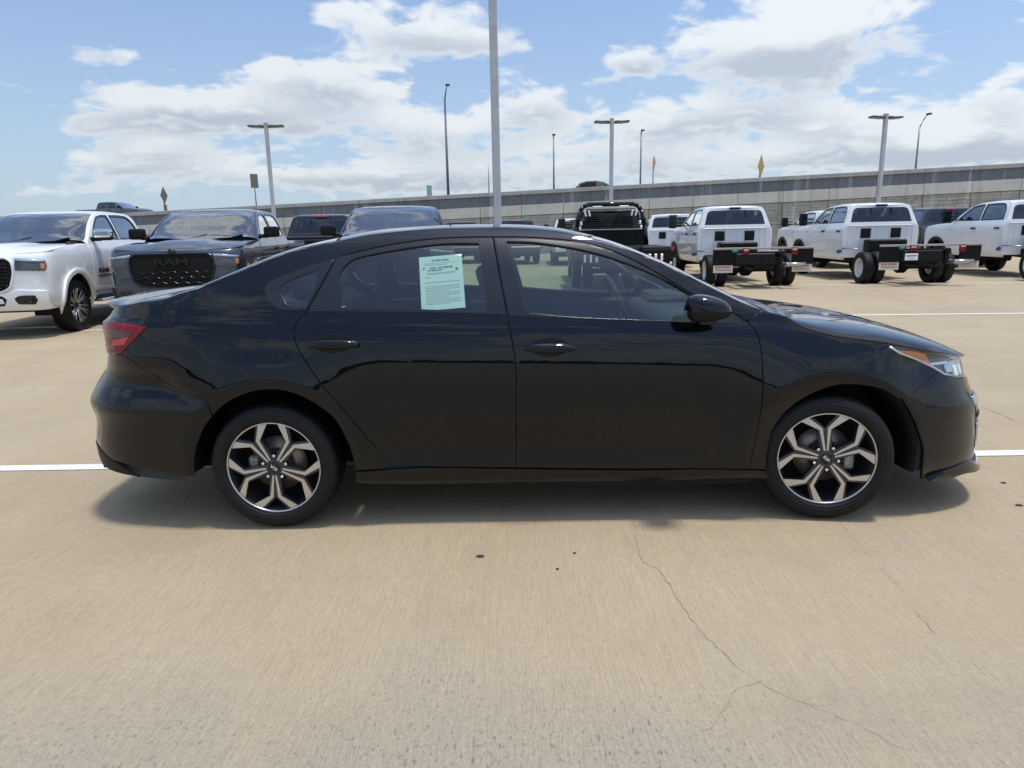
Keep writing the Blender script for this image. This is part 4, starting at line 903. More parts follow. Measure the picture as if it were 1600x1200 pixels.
# wheels
def alloy_wheel(cx, s, turn=0., spin=0., z0=.3165):
    root = bpy.data.objects.new('wheel', None); link(root, sedan); root.location = (cx, s*.787, z0)
    root.rotation_euler = (0, 0, turn if s < 0 else math.pi + turn)
    # tyre: local -Y is outwards
    pr = [(.222, .095), (.236, .108), (.262, .114), (.288, .108), (.306, .092), (.3135, .07), (.3165, .03), (.3165, -.03), (.3135, -.068), (.306, -.091), (.288, -.108), (.262, -.1145), (.238, -.108), (.2285, -.099), (.222, -.085)]
    MB().lathe(pr, 96).build('tyre', M['tyre'], root)
    rim = MB().lathe([(.2285, -.0985), (.2245, -.0985), (.2215, -.094), (.215, -.06), (.195, .02), (.19, .09), (.215, .095)], 72).build('rim', M['dark_alloy'], root)
    MB().lathe([(.2300, -.0975), (.2295, -.1005), (.2240, -.1005), (.2225, -.096)], 96).build('rim_edge', M['machined'], rim)
    YF = -.088
    def leg(sgn, up, wid, depth, y, m, name):
        # two-bend spoke arm in (tangent, radial) coordinates
        pts = [(.0065*sgn, .040), (.0190*sgn, .150), (.0900*sgn, .2035)]
        w = [.0042 + wid, .0085 + wid, (.0165 if sgn < 0 else .0195) + wid]
        L = []; Rr = []
        d0 = (Vector(pts[1]) - Vector(pts[0])).normalized(); d1 = (Vector(pts[2]) - Vector(pts[1])).normalized(); dm = (d0 + d1).normalized()
        for p, d, ww in zip(pts, (d0, dm, d1), w):
            n = Vector((-d.y, d.x)); L.append(Vector(p) + n*ww); Rr.append(Vector(p) - n*ww)
        # the arm ends on the rim circle
        for q in (L, Rr):
            e = q[-1]; k = q[1]; d = (e - k).normalized(); t = 0
            for _ in range(200):
                if (k + d*t).length > .2235: break
                t += .001
            q[-1] = k + d*t
        poly = [tuple(p) for p in L] + [tuple(p) for p in Rr[::-1]]
        b = MB()
        for i in range(5):
            a = spin + i*2*math.pi/5; ca, sa = math.cos(a), math.sin(a)
            bb = MB(); bb.prism(poly, (0, y, 0), (ca, 0, -sa), (sa, 0, ca), (0, 1, 0), depth)
            o = bb.build(name, m, rim)
            if m is not M['machined']: o.parent = rim
    for sg in (-1, 1):
        leg(sg, 0, 0., .004, YF - .0045, M['machined'], 'spoke_face')
    bodyb = MB()
    for i in range(5):
        a = spin + i*2*math.pi/5; ca, sa = math.cos(a), math.sin(a)
        for sg in (-1, 1):
            pts = [(.005*sg, .030), (.0190*sg, .150), (.0900*sg, .2035)]
            d1 = (Vector(pts[2]) - Vector(pts[1])).normalized(); n = Vector((-d1.y, d1.x)); e = Vector(pts[2])
            q = [(.0*sg, .03), (.024*sg, .03), (.034*sg, .150), tuple(e*1.04 + n*(-.024 if sg > 0 else .024)), tuple(e*1.05 + n*(.026 if sg > 0 else -.026)), (.012*sg, .168), (0, .152)]
            bodyb.prism(q, (0, YF, 0), (ca, 0, -sa), (sa, 0, ca), (0, 1, 0), .034)
    bodyb.build('spoke_body', M['dark_alloy'], rim)
    MB().lathe([(0, YF - .001), (.030, YF - .001), (.036, YF + .002), (.078, YF + .018), (.078, .0), (0, .0)], 40).build('hub', M['dark_alloy'], rim)
    cap = MB().lathe([(0, YF - .0075), (.022, YF - .0075), (.026, YF - .0055), (.0265, YF), (.0, YF)], 32).build('centre_cap', M['gloss_black'], rim)
    text('lettering', 'KIA', .021, M['badge_light'], cap, frame((0, YF - .008, 0), (math.cos(spin*0 + LET), 0, -math.sin(LET)), (math.sin(LET), 0, math.cos(LET))), .0006, bold=.0006, sx=1.15)
    for i in range(5):
        a = spin + (i + .5)*2*math.pi/5; p = (.0585*math.sin(a), 0, .0585*math.cos(a))
        n = MB(); n.lathe([(0, YF - .006), (.006, YF - .0055), (.0085, YF - .002), (.0095, YF + .02)], 12); n = n.build('wheel_nut', M['chrome'], rim); n.location = p
        n = MB(); n.lathe([(.0155, YF + .0085), (.0155, YF + .02)], 16); n = n.build('nut_pocket', M['matte_black'], rim); n.location = p
    MB().lathe([(.05, -.012), (.138, -.012), (.138, .012), (.05, .012)], 48).build('brake_disc', M['rotor'], root)
    MB().lathe([(0, -.02), (.075, -.02), (.08, .0), (.075, .02)], 32).build('disc_hat', M['matte_black'], root)
    k = 1 if s < 0 else -1
    side = 1 if cx > 0 else -1
    c = MB(); c.box((.118*k*side, -.012, -.015), (.06, .055, .115), bevel=.012); c.box((.112*k*side, -.035, -.02), (.035, .02, .07), bevel=.006)
    c.build('brake_caliper', M['caliper'], root)
    MB().lathe([(0, .03), (.20, .03)], 40).build('backing_plate', M['matte_black'], root)
LET = R(38); alloy_wheel(1.35, -1, -.148, R(-6))
LET = R(218); alloy_wheel(-1.35, -1, 0, R(38) + math.pi/5*4)
LET = R(0); alloy_wheel(1.35, 1, -.148, R(10)); alloy_wheel(-1.35, 1, 0, R(20))
# price sheet taped inside the rear side window
def S_glass_in(u, z): 
    p = S(u, z); return p
pu, pz = -.508, 1.196
p0, n0 = on(pu, pz, -.012)
ux = Vector((1, 0, 0)); uy = (n0.cross(ux)).normalized(); 
if uy.z < 0: uy = -uy
tilt = R(4.2)
ax = (ux*math.cos(tilt) + uy*math.sin(tilt)).normalized(); ay = (uy*math.cos(tilt) - ux*math.sin(tilt)).normalized()
sh = thing('window_sheet', 'pale mint printed price sheet taped inside the rear side window of the sedan', 'paper sheet', p0)
mw = frame((0, 0, 0), ax, ay)
PW, PH = .208, .285
b = MB(); b.box((0, 0, 0), (PW, PH, .0008)); sheet_o = b.build('paper', M['paper'], sh); sheet_o.matrix_local = mw
def onsheet(x, y, z=.001): return mw @ Matrix.Translation((x, y, z))
text('heading', 'BUYERS GUIDE', .0125, M['print'], sh, onsheet(-.002, .118), .0003, bold=.0004)
text('heading', 'AS IS - NO DEALER', .0125, M['print'], sh, onsheet(.002, .079), .0003, bold=.0004, sx=1.05)
text('heading', 'WARRANTY', .0125, M['print'], sh, onsheet(-.028, .066), .0003, bold=.0004, sx=1.05)
MB().box((-.083, .079, .0012), (.008, .008, .0006)).build('tick_box', M['print'], sh).matrix_local = mw
MB().box((.076, .066, .0012), (.012, .012, .0006), bevel=.0).build('tick_box', M['print'], sh).matrix_local = mw
ln = MB()
for y, x0, x1, h in [(.104, -.08, .08, .0012), (.096, -.08, .03, .002), (.052, -.07, .07, .0018), (.046, -.07, .06, .0018), (.03, -.08, -.05, .002), (.002, -.08, .085, .003)] + [(-.018 - .0085*i, -.08, .085 - .05*(i % 4 == 3), .0018) for i in range(12)]:
    ln.box(((x0+x1)/2, y, .0011), (x1-x0, h, .0005))
ln = ln.build('fine_print', M['print_pale'], sh); ln.matrix_local = mw; ln['kind'] = 'stuff'
# ---------------------------------------------------------------- trucks (local frame: x forward, front axle at x = 0)
TPROF = table([.30, .46, .52, .62, .85, 1.05, 1.22, 1.33, 1.40, 1.45, 1.70, 1.86, 1.93, 2.0], [.86, .93, .965, .985, 1.0, 1.012, 1.005, .985, .955, .935, .85, .785, .745, .69], .014)
TTIP = pchip([.40, .47, .58, .80, 1.0, 1.15, 1.24, 1.30, 1.42], [.84, .90, .95, .955, .945, .93, .90, .84, .70])
TXF, TP = .38, 4.8
TS_, TSX, TSY, TL = sup(TP); TL = TL/.88*.80
def TW(x, z):
    r = np.hypot(x, z - .44); w = TPROF(z)
    for cx in (0., -3.67):
        r = np.hypot(x - cx, z - .44); w = w + .018*(1 - sstep(.50, .66, r))*(1 - sstep(1.15, 1.3, z))
    return w
def TS(u, z):
    u = np.asarray(u, float); z = np.asarray(z, float); l = np.clip((u - TXF)/TL, 0, 1)
    x = np.where(u > TXF, TXF + (TTIP(z) - TXF)*np.interp(l, TS_, TSX), u)
    return np.stack([x, -TW(x, z)*np.interp(l, TS_, TSY), z], -1)
def TF(y, z):
    """front face by lateral position"""
    w = TW(TXF, z); t = np.clip(np.abs(y)/w, 0, .9999)
    return np.stack([TXF + (TTIP(z) - TXF)*(1 - t**TP)**(1/TP), np.asarray(y, float), np.asarray(z, float)], -1)
def Cn(*pts): return [(a, b, 1) for a, b in pts]
def tside(pts): return [(x, -float(TW(np.array(x), np.array(z))), z) for x, z in pts]

def truck_wheel(root, x, y, s, style, rad=.42, wid=.275):
    w = bpy.data.objects.new('wheel', None); link(w, root); w.location = (x, s*y, rad - .004); w.rotation_euler = (0, 0, 0 if s < 0 else math.pi)
    h = wid/2; rr = .285 if style == 'spoke' else .235
    MB().lathe([(rr, h*.8), (rr + .02, h), (rad*.86, h*1.02), (rad*.965, h*.86), (rad, h*.5), (rad, -h*.5), (rad*.965, -h*.86), (rad*.86, -h*1.02), (rr + .02, -h), (rr, -h*.85)], 40).build('tyre', M['truck_tyre'], w)
    if style == 'spoke':
        rim = MB().lathe([(rr + .006, -h*.9), (rr - .012, -h*.9), (rr - .03, -.02), (rr - .03, h*.8)], 40).build('rim', M['dark_alloy'], w)
        for i in range(12):
            a = i*math.pi/6; 
            for da in (-.10, .10):
                p0 = Vector((.05*math.sin(a), -h*.55, .05*math.cos(a))); p1 = Vector(((rr-.015)*math.sin(a+da), -h*.86, (rr-.015)*math.cos(a+da)))
                if i % 2 == 0 or da > 0:
                    b = MB(); b.tube([p0, p0.lerp(p1, .6), p1], [.014, .012, .013], 6); b.build('spoke', M['steel'], rim)
        MB().lathe([(0, -h*.7), (.05, -h*.66), (.075, -h*.5), (.075, 0)], 20).build('hub', M['dark_alloy'], rim)
        MB().lathe([(.06, .02), (.18, .02), (.18, .05)], 24).build('brake_disc', M['rotor'], w)
    elif style == 'dish':
        rim = MB().lathe([(rr + .008, -h*.9), (rr - .004, -h*.92), (rr - .02, -h*.5), (rr - .035, .03), (.16, .06), (.10, .05), (.10, -.02), (.06, -.05), (0, -.05)], 32).build('rim', M['white_steel'], w)
        for i in range(8):
            a = i*math.pi/4; n = MB(); n.lathe([(0, .028), (.012, .03), (.013, .06)], 8); n = n.build('wheel_nut', M['chrome'], rim); n.location = (.13*math.sin(a), 0, .13*math.cos(a))
    else:
        rim = MB().lathe([(rr + .008, -h*.9), (rr - .01, -h*.92), (rr - .03, -h*.6), (.17, -h*.75), (.13, -h*.95), (.08, -h*1.05), (0, -h*1.08)], 32).build('rim', M['white_steel'], w)
    return w

def make_truck(name, label, paint, loc, rz, bed='pickup', cab='crew', front=None, mirror='std', dz=0., flare=None, group=None, glass=None, chrome=False, lod=1.):
    T = thing(name, label, 'truck' if bed != 'pickup' else 'pickup truck', (loc[0], loc[1], 0), rz, group)
    st = .13*lod; glass = glass or M['truck_glass']; CB = -3.10 if cab == 'crew' else -2.12
    roots = []
    def P(nm, pts, sf, m, parent=None, **kw):
        kw.setdefault('step', st); kw.setdefault('gap', .003); kw.setdefault('rnd', .003); kw.setdefault('depth', .03)
        o = panel(nm, pts, sf, m, parent or T, **kw)
        if parent is None: roots.append(o)
        return o
    def two(o):
        q = mirrored(o)
        if o.parent is T: roots.append(q)
        return q
    def keep(o): roots.append(o); return o
    # ---- sides
    arch = [(.50*math.cos(R(a)), .44 + .50*math.sin(R(a)), 0) for a in np.linspace(-14, 194, 13)]
    arch[0] = (*arch[0][:2], 1); arch[-1] = (*arch[-1][:2], 1)
    fend = [(-.60, .56, 1), (-.60, 1.395, 1), (-.30, 1.385, 0), (.2, 1.35, 0), (.55, 1.31, 1), (.75, 1.285, 1), (1.12, 1.27, 1), (1.12, .46, 1), (.56, .46, 1)] + arch[1:-1] + [(-.50, .52, 1)]
    two(P('front_fender', fend, TS, paint))
    fl = [(.485*math.cos(R(a)), .44 + .485*math.sin(R(a)), 0) for a in np.linspace(-12, 192, 15)] + [(.565*math.cos(R(a)), .44 + .565*math.sin(R(a)), 0) for a in np.linspace(192, -12, 15)]
    for i in (0, 14, 15, 29): fl[i] = (*fl[i][:2], 1)
    if flare: two(P('wheel_flare', fl, TS, flare, off=.035, depth=.05, rnd=.012))
    w1 = [(-.90, 1.47, 1), (-1.12, 1.66, 0), (-1.40, 1.83, 1), (-1.62, 1.865, 0), (-1.86, 1.875, 1), (-1.90, 1.46, 1)]
    w2 = [(-1.98, 1.46, 1), (-1.96, 1.875, 1), (-2.5, 1.88, 0), (-2.74, 1.85, 0), (-2.86, 1.72, 0), (-2.93, 1.47, 1)]
    if cab == 'crew':
        outer = [(-.60, .52, 1), (-.60, 1.395, 1), (-.98, 1.66, 0), (-1.34, 1.85, 0), (-1.58, 1.91, 0), (-2.2, 1.935, 0), (-2.8, 1.925, 0), (-2.97, 1.87, 1), (CB + .01, 1.42, 1), (CB, .52, 1)]
        wins = [w1, w2]
        drs = [('front_door', [(-.62, .60, 1), (-.62, 1.40, 1), (-.99, 1.64, 0), (-1.36, 1.84, 0), (-1.6, 1.895, 1), (-1.93, 1.905, 1), (-1.94, .60, 1)], w1), ('rear_door', [(-1.945, .60, 1), (-1.935, 1.905, 1), (-2.6, 1.91, 1), (-2.86, 1.84, 0), (-2.99, 1.45, 0), (-3.0, 1.0, 0), (-2.95, .60, 1)], w2)]
    else:
        outer = [(-.60, .52, 1), (-.60, 1.395, 1), (-.98, 1.66, 0), (-1.34, 1.85, 0), (-1.58, 1.91, 0), (-1.9, 1.92, 0), (CB + .12, 1.87, 1), (CB + .01, 1.42, 1), (CB, .52, 1)]
        wins = [w1]; drs = [('front_door', [(-.62, .60, 1), (-.62, 1.40, 1), (-.99, 1.64, 0), (-1.36, 1.84, 0), (-1.6, 1.895, 1), (-1.93, 1.905, 1), (-1.94, .60, 1)], w1)]
    two(P('cab_side', outer, TS, paint, holes=wins))
    for nm, dp, wn in drs:
        d = P(nm, dp, TS, paint, holes=[wn], off=.006, depth=.012); md = two(d)
        t = P('window_seal', [(a + (b_ > 9)*0, b_, c) for a, b_, c in wn], TS, M['satin_trim'], d, gap=-.018, off=.009, depth=.006, holes=[wn]); q = two(t); q.parent = md
        g = P('window', wn, TS, glass, d, gap=-.01, depth=0, off=-.004); q = two(g); q.parent = md
        hx = -1.80 if nm == 'front_door' else -2.84
        hm = M['black_plastic'] if not chrome else paint
        p, n = surf_pn(TS, np.array([hx]), np.array([1.235])); hb_ = MB(); hb_.box((hx, p[0][1] - .03, 1.235), (.20, .035, .045), bevel=.012); h = hb_.build('handle', hm, d); q = mirrored(h); q.parent = md
    two(P('rocker', [(-.58, .46, 1), (-.58, .595, 1), (CB, .595, 1), (CB, .46, 1)], TS, paint if bed != 'pickup' else M['black_plastic'], step=.3))
    # ---- top
    re = tside([(-.60, 1.395), (-.98, 1.66), (-1.34, 1.85), (-1.58, 1.91), (-2.2, 1.935), (-2.8, 1.925), (-3.0, 1.86)] if cab == 'crew' else [(-.60, 1.395), (-.98, 1.66), (-1.34, 1.85), (-1.58, 1.91), (-1.9, 1.92), (CB + .1, 1.86)])[::-1] + [(-.36, -.93, 1.36)]
    rc = ([(-3.0, 1.90), (-2.8, 1.965), (-2.2, 1.985)] if cab == 'crew' else [(CB + .1, 1.90), (-1.9, 1.96)]) + [(-1.58, 1.955), (-1.34, 1.90), (-.98, 1.715), (-.60, 1.50), (-.36, 1.385)]
    ra = Top(re, rc, slope=[(-3.1, 1.), (-1.5, 1.), (-.3, .4)])
    e0 = -2.97 if cab == 'crew' else CB + .13
    P('roof', sym(plan(ra, np.linspace(e0, -1.47, 9)), -1.40, e0 - .02), ra, paint, step=.14)
    P('windscreen', sym(plan(ra, np.linspace(-1.455, -.60, 8), .985), -.44, -1.385), ra, glass, depth=0, step=.14)
    xs = np.linspace(-1.47, -.58, 9)
    for s in (1, -1):
        b = MB(); b.grid([[(float(x), s*float(ra.ey(x))*f, float(ra(np.array(x), np.array(float(ra.ey(x))*f))[2]) + .004) for f in (1.0, .975, .95)] for x in xs]); keep(b.build('windscreen_pillar', paint, T))
    he = [(-.60, -.93, 1.39), (-.3, -.955, 1.385), (.2, -.975, 1.35), (.55, -.985, 1.31), (.70, -.95, 1.29), (.82, -.80, 1.275), (.88, -.55, 1.262), (.90, -.30, 1.255)]
    hc = [(-.60, 1.405), (-.36, 1.40), (.1, 1.395), (.5, 1.37), (.7, 1.335), (.82, 1.29), (.90, 1.255)]
    ht = Top(he, hc, slope=[(-1, .35), (1, .35)])
    P('bonnet', sym(plan(ht, np.linspace(-.57, .885, 14)), .905, -.40), ht, paint, step=.10, rnd=.006)
    # power bulge and cowl
    b = MB(); b.grid([[(x, y, float(ht(np.array(x), np.array(y))[2]) + .030*max(0, 1 - (abs(y)/.40)**6)*min(1, (x + .52)*4)*min(1, (.86 - x)*5)) for y in np.linspace(-.44, .44, 15)] for x in np.linspace(-.48, .84, 10)]); keep(b.build('bonnet_bulge', paint, T))
    b = MB(); b.box((-.42, 0, 1.372), (.14, 1.5, .03)); b.tube([(-.42, -.35, 1.395), (-.60, .1, 1.50)], .012, 6).tube([(-.42, .35, 1.395), (-.60, .70, 1.49)], .012, 6); keep(b.build('cowl_and_wipers', M['matte_black'], T))
    # ---- nose
    P('nose_panel', Cn((-.90, .62), (.90, .62), (.90, 1.265), (-.90, 1.265)), TF, paint, step=.1)
    if front:
        P('front_bumper', [(-.95, .44, 1), (.95, .44, 1), (.96, .72, 1), (.62, .75, 1), (.45, .70, 1), (-.45, .70, 1), (-.62, .75, 1), (-.96, .72, 1)], TF, M['chrome'] if front == 'chrome' else paint, off=.03, depth=.10, step=.09, rnd=.012)
        P('lower_valance', Cn((-.9, .40), (.9, .40), (.9, .50), (-.9, .50)), TF, M['matte_black'], off=.005, depth=.1, step=.2)
        P('lower_intake', [(-.40, .52, 1), (.40, .52, 1), (.46, .60, 0), (.40, .66, 1), (-.40, .66, 1), (-.46, .60, 0)], TF, M['matte_black'], off=.034, depth=.01)
        for s in (-1, 1):
            fg = P('fog_recess', [(s*.60, .54, 1), (s*.80, .53, 1), (s*.84, .58, 0), (s*.82, .66, 1), (s*.62, .655, 0), (s*.56, .61, 0)], TF, M['gloss_black'], off=.034, depth=.01, step=.06)
            for k in range(4): 
                x = float(TF(s*.72, .6)[0]); b = MB(); b.box((x + .04, s*.71, .555 + k*.028), (.02, .19, .008)); keep_ = b.build('fog_slat', M['dark_alloy'], fg)
        gpoly = [(-.58, .80, 1), (-.46, .735, 0), (.46, .735, 0), (.58, .80, 1), (.64, 1.0, 0), (.62, 1.14, 0), (.54, 1.19, 1), (-.54, 1.19, 1), (-.62, 1.14, 0), (-.64, 1.0, 0)]
        gk = .90 if front == 'white' else .96
        gpoly = [(a*gk, b_, c) for a, b_, c in gpoly]
        gq = P('grille', gpoly, TF, M['matte_black'], off=.012, depth=.03, step=.08)
        P('grille_surround', [(a*1.05, .965 + (b_ - .965)*1.09, c) for a, b_, c in gpoly], TF, M['gloss_black'] if front != 'white' else paint, gq, off=.035, depth=.04, step=.05, holes=[gpoly], rnd=.012)
        rows = 6 if front != 'white' else 9
        for k in range(rows):
            z = .77 + k*(.40/(rows-1)); hw = (.575 if 0 < k < rows-1 else .47)*gk; pts = []
            for i, y in enumerate(np.linspace(-hw, hw, 33)):
                dzz = (.018*math.cos(y*38 + k*math.pi)) if front != 'white' else 0
                pts.append((float(TF(y, z)[0]) + .032, y, z + dzz))
            if front == 'white' or z < .99: MB().tube(pts, .0085, 5).build('grille_bar', M['gloss_black'], gq)
        if front != 'white':
            text('lettering', 'RAM', .145, M['gloss_black'], gq, frame((float(TF(0, 1.09)[0]) + .03, 0, 1.085), (0, 1, 0), (0, 0, 1)), .012, bold=.004, sx=1.75)
        else:
            MB().box((.99, 0, 1.06), (.02, .9, .05), bevel=.01).build('grille_bar', M['dark_alloy'], gq)
        b = MB(); b.lathe([(0, 0), (.06, .0), (.055, .02), (0, .03)], 20); e = keep(b.build('bonnet_emblem', M['badge_dark'] if front != 'white' else M['chrome'], T)); e.location = (.90, 0, 1.235); e.rotation_euler = (0, 0, R(-90))
        for s in (-1, 1):
            lp = [(s*.615, 1.02, 1), (s*.955, 1.005, 1), (s*.972, 1.07, 0), (s*.96, 1.165, 1), (s*.62, 1.20, 1)]
            hl_ = P('headlight', lp, TF, M['gloss_black'], off=.014, depth=.02, step=.05)
            P('lamp_unit', [(s*.70, 1.05, 1), (s*.88, 1.045, 1), (s*.88, 1.10, 1), (s*.70, 1.11, 1)], TF, M['dark_alloy'], hl_, off=.020, depth=.01, step=.05)
            P('running_light', [(s*.615, 1.165, 1), (s*.955, 1.14, 1), (s*.957, 1.165, 1), (s*.62, 1.20, 1)], TF, M['chrome'] if front == 'white' else M['lamp_silver'], hl_, off=.022, depth=.01, step=.05)
            P('indicator', [(s*.915, 1.04, 1), (s*.955, 1.035, 1), (s*.958, 1.115, 1), (s*.915, 1.12, 1)], TF, M['amber'], hl_, off=.024, depth=.01, step=.03)
            P('lens', lp, TF, M['lens'], hl_, off=.032, depth=.012, step=.05)
    # ---- cab back
    cbx = CB + .005
    def CBK(y, z): return np.stack([cbx + .26*np.maximum(z - 1.40, 0), y + 0*z, z + 0*y], -1)
    zb = .52 if bed != 'pickup' else .95
    rw = [(-.80, 1.47, 1), (.80, 1.47, 1), (.70, 1.80, 0), (.60, 1.835, 1), (-.60, 1.835, 1), (-.70, 1.80, 0)]
    cbp = P('cab_back', [(-.985, zb, 1), (.985, zb, 1), (.99, 1.2, 0), (.93, 1.42, 1), (.78, 1.86, 0), (.66, 1.925, 1), (-.66, 1.925, 1), (-.78, 1.86, 0), (-.93, 1.42, 1), (-.99, 1.2, 0)], CBK, paint, flip=True, holes=[rw])
    P('rear_window', rw, CBK, M['dark_glass'], cbp, flip=True, gap=-.01, depth=0, off=.002)
    for y in (-.27, .27): b = MB(); b.box((cbx + .06, y, 1.65), (.012, .02, .36), rot=None); b.build('window_divider', M['satin_trim'], cbp)
    b = MB(); b.box((cbx + .075, 0, 1.895), (.05, .30, .055), bevel=.01); b.build('brake_lamp', M['red_bright'] if bed == 'pickup' else M['black_plastic'], cbp)
    if bed != 'pickup':
        for y in (-.40, .40): b = MB(); b.box((cbx - .012, y, 1.17), (.035, .26, .26), bevel=.012); v = b.build('air_vent', M['black_plastic'], cbp)
        for y in np.linspace(-.85, .85, 12):
            if abs(abs(y) - .40) > .16: b = MB(); b.box((cbx - .004, y, 1.12), (.012, .03, .55), bevel=.005); b.build('pressed_rib', paint, cbp)
        b = MB(); b.box((cbx - .01, 0, 1.36), (.02, 1.7, .025), bevel=.006); b.build('pressed_rib', paint, cbp)
    # ---- cabin
    b = MB(); b.box((-.95, 0, 1.25), (.5, 1.7, .25), bevel=.06); b.box((CB/2 - .2, 0, .75), (abs(CB) - .9, 1.75, .1))
    keep(b.build('dashboard', M['cabin'], T))
    for x in ((-1.75, -2.75) if cab == 'crew' else (-1.75,)):
        for y in (-.42, .42):
            b = MB(); b.box((x + .22, y, 1.0), (.5, .52, .2), bevel=.06); b.box((x - .03, y, 1.32), (.16, .50, .62), bevel=.06); b.box((x - .07, y, 1.70), (.10, .26, .17), bevel=.04); keep(b.build('seat', M['cabin'], T))
    # ---- mirrors
    for s in (-1, 1):
        if mirror == 'tow':
            b = MB(); b.box((-.80, s*1.05, 1.49), (.06, .28, .05), bevel=.01); b.box((-.80, s*1.05, 1.59), (.05, .24, .04), bevel=.01); b.box((-.82, s*1.24, 1.58), (.14, .22, .36), bevel=.04, seg=2)
            m_ = keep(b.build('mirror', M['black_plastic'], T))
        else:
            b = MB(); b.box((-.84, s*1.0, 1.46), (.10, .20, .07), bevel=.02); b.box((-.84, s*1.15, 1.53), (.15, .27, .19), bevel=.05, seg=2)
            m_ = keep(b.build('mirror', M['black_plastic'], T))
            if chrome: b = MB(); b.box((-.79, s*1.155, 1.55), (.11, .285, .15), bevel=.045, seg=2); b.build('mirror_cap', M['chrome'], m_)
        b = MB(); b.box((-.902 if mirror == 'tow' else -.92, s*(1.24 if mirror == 'tow' else 1.15), 1.58 if mirror == 'tow' else 1.53), (.012, .19, .30 if mirror == 'tow' else .14)); b.build('mirror_glass', M['gloss_black'], m_)
        if bed != 'pickup': b = MB(); b.box((-.60, s*1.005, 1.22), (.02, .02, .02)); keep(b.build('badge', M['badge_dark'], T))
    # ---- underneath
    ax = -3.67 if bed == 'pickup' else -4.40
    end = -5.05 if bed == 'pickup' else (-5.55 if bed == 'chassis' else -5.9)
    b = MB()
    for s in (-1, 1): b.box(((end + .6)/2, s*.43, .66), (abs(end) + .6, .09, .20))
    b.box((0, 0, .42), (.12, 1.5, .12)); b.box((ax, 0, .42), (.14, 1.5, .14), bevel=.03); b.box((ax, .05, .42), (.34, .40, .34), bevel=.12); b.box((-1.6, .25, .5), (1.4, .25, .2), bevel=.05); b.box((.2, 0, .6), (1., 1.2, .3), bevel=.05); b.tube([(ax, 0, .46), (-1.2, 0, .6)], .05, 8)
    for x in (-2.2, end + .1): b.box((x, 0, .66), (.10, .9, .18))
    b.build('frame', M['chassis_black'], T)
    for s in (-1, 1):
        b = MB(); b.grid([[(.505*math.cos(a), s*y, .44 + .505*math.sin(a)) for y in (.93, .55)] for a in np.linspace(R(-15), R(195), 16)]); b.box((0, s*.58, .75), (1., .02, .6)); keep(b.build('wheel_liner', M['matte_black'], T))
    style = 'spoke' if bed == 'pickup' else 'hub'
    for s in (-1, 1):
        truck_wheel(T, 0, .86, s, style, .42 if bed == 'pickup' else .40)
        if bed == 'pickup': truck_wheel(T, ax, .86, s, style)
        else:
            truck_wheel(T, ax, .995, s, 'dish', .40, .225); truck_wheel(T, ax, .70, s, 'dish', .40, .225)
    # ---- what the frame carries
    if bed == 'pickup':
        a2 = [(-3.67 + .50*math.cos(R(a)), .44 + .50*math.sin(R(a)), 0) for a in np.linspace(-12, 192, 13)]; a2[0] = (*a2[0][:2], 1); a2[-1] = (*a2[-1][:2], 1)
        two(P('bed_side', [(-3.13, .56, 1), (-3.13, 1.37, 1), (-4.95, 1.36, 1), (-4.97, .62, 1), (-4.2, .56, 1)] + a2 , TS, paint))
        if flare: two(P('wheel_flare', [(x - 3.67, z, c) for x, z, c in fl], TS, flare, off=.03, depth=.05, rnd=.012))
        b = MB(); b.box((-4.95, 0, 1.02), (.07, 1.62, .66), bevel=.02); b.box((-4.99, 0, 1.08), (.02, 1.3, .36), bevel=.01); keep(b.build('tailgate', paint, T))
        for s in (-1, 1): b = MB(); b.box((-4.94, s*.90, 1.08), (.08, .15, .42), bevel=.02); keep(b.build('taillight', M['red_lens'], T))
        b = MB(); b.box((-5.02, 0, .62), (.16, 1.85, .20), bevel=.04); keep(b.build('rear_bumper', M['chrome'] if chrome else paint, T))
        b = MB(); b.box((-4.05, 0, .92), (1.85, 1.7, .04))
        for s in (-1, 1): b.box((-4.05, s*.85, 1.13), (1.85, .05, .45)); b.grid([[(-3.67 + .505*math.cos(a), s*y, .44 + .505*math.sin(a)) for y in (.93, .55)] for a in np.linspace(R(-10), R(190), 14)])
        keep(b.build('bed_floor', M['matte_black'], T))
    for o in roots: o.location.z += dz
    return T
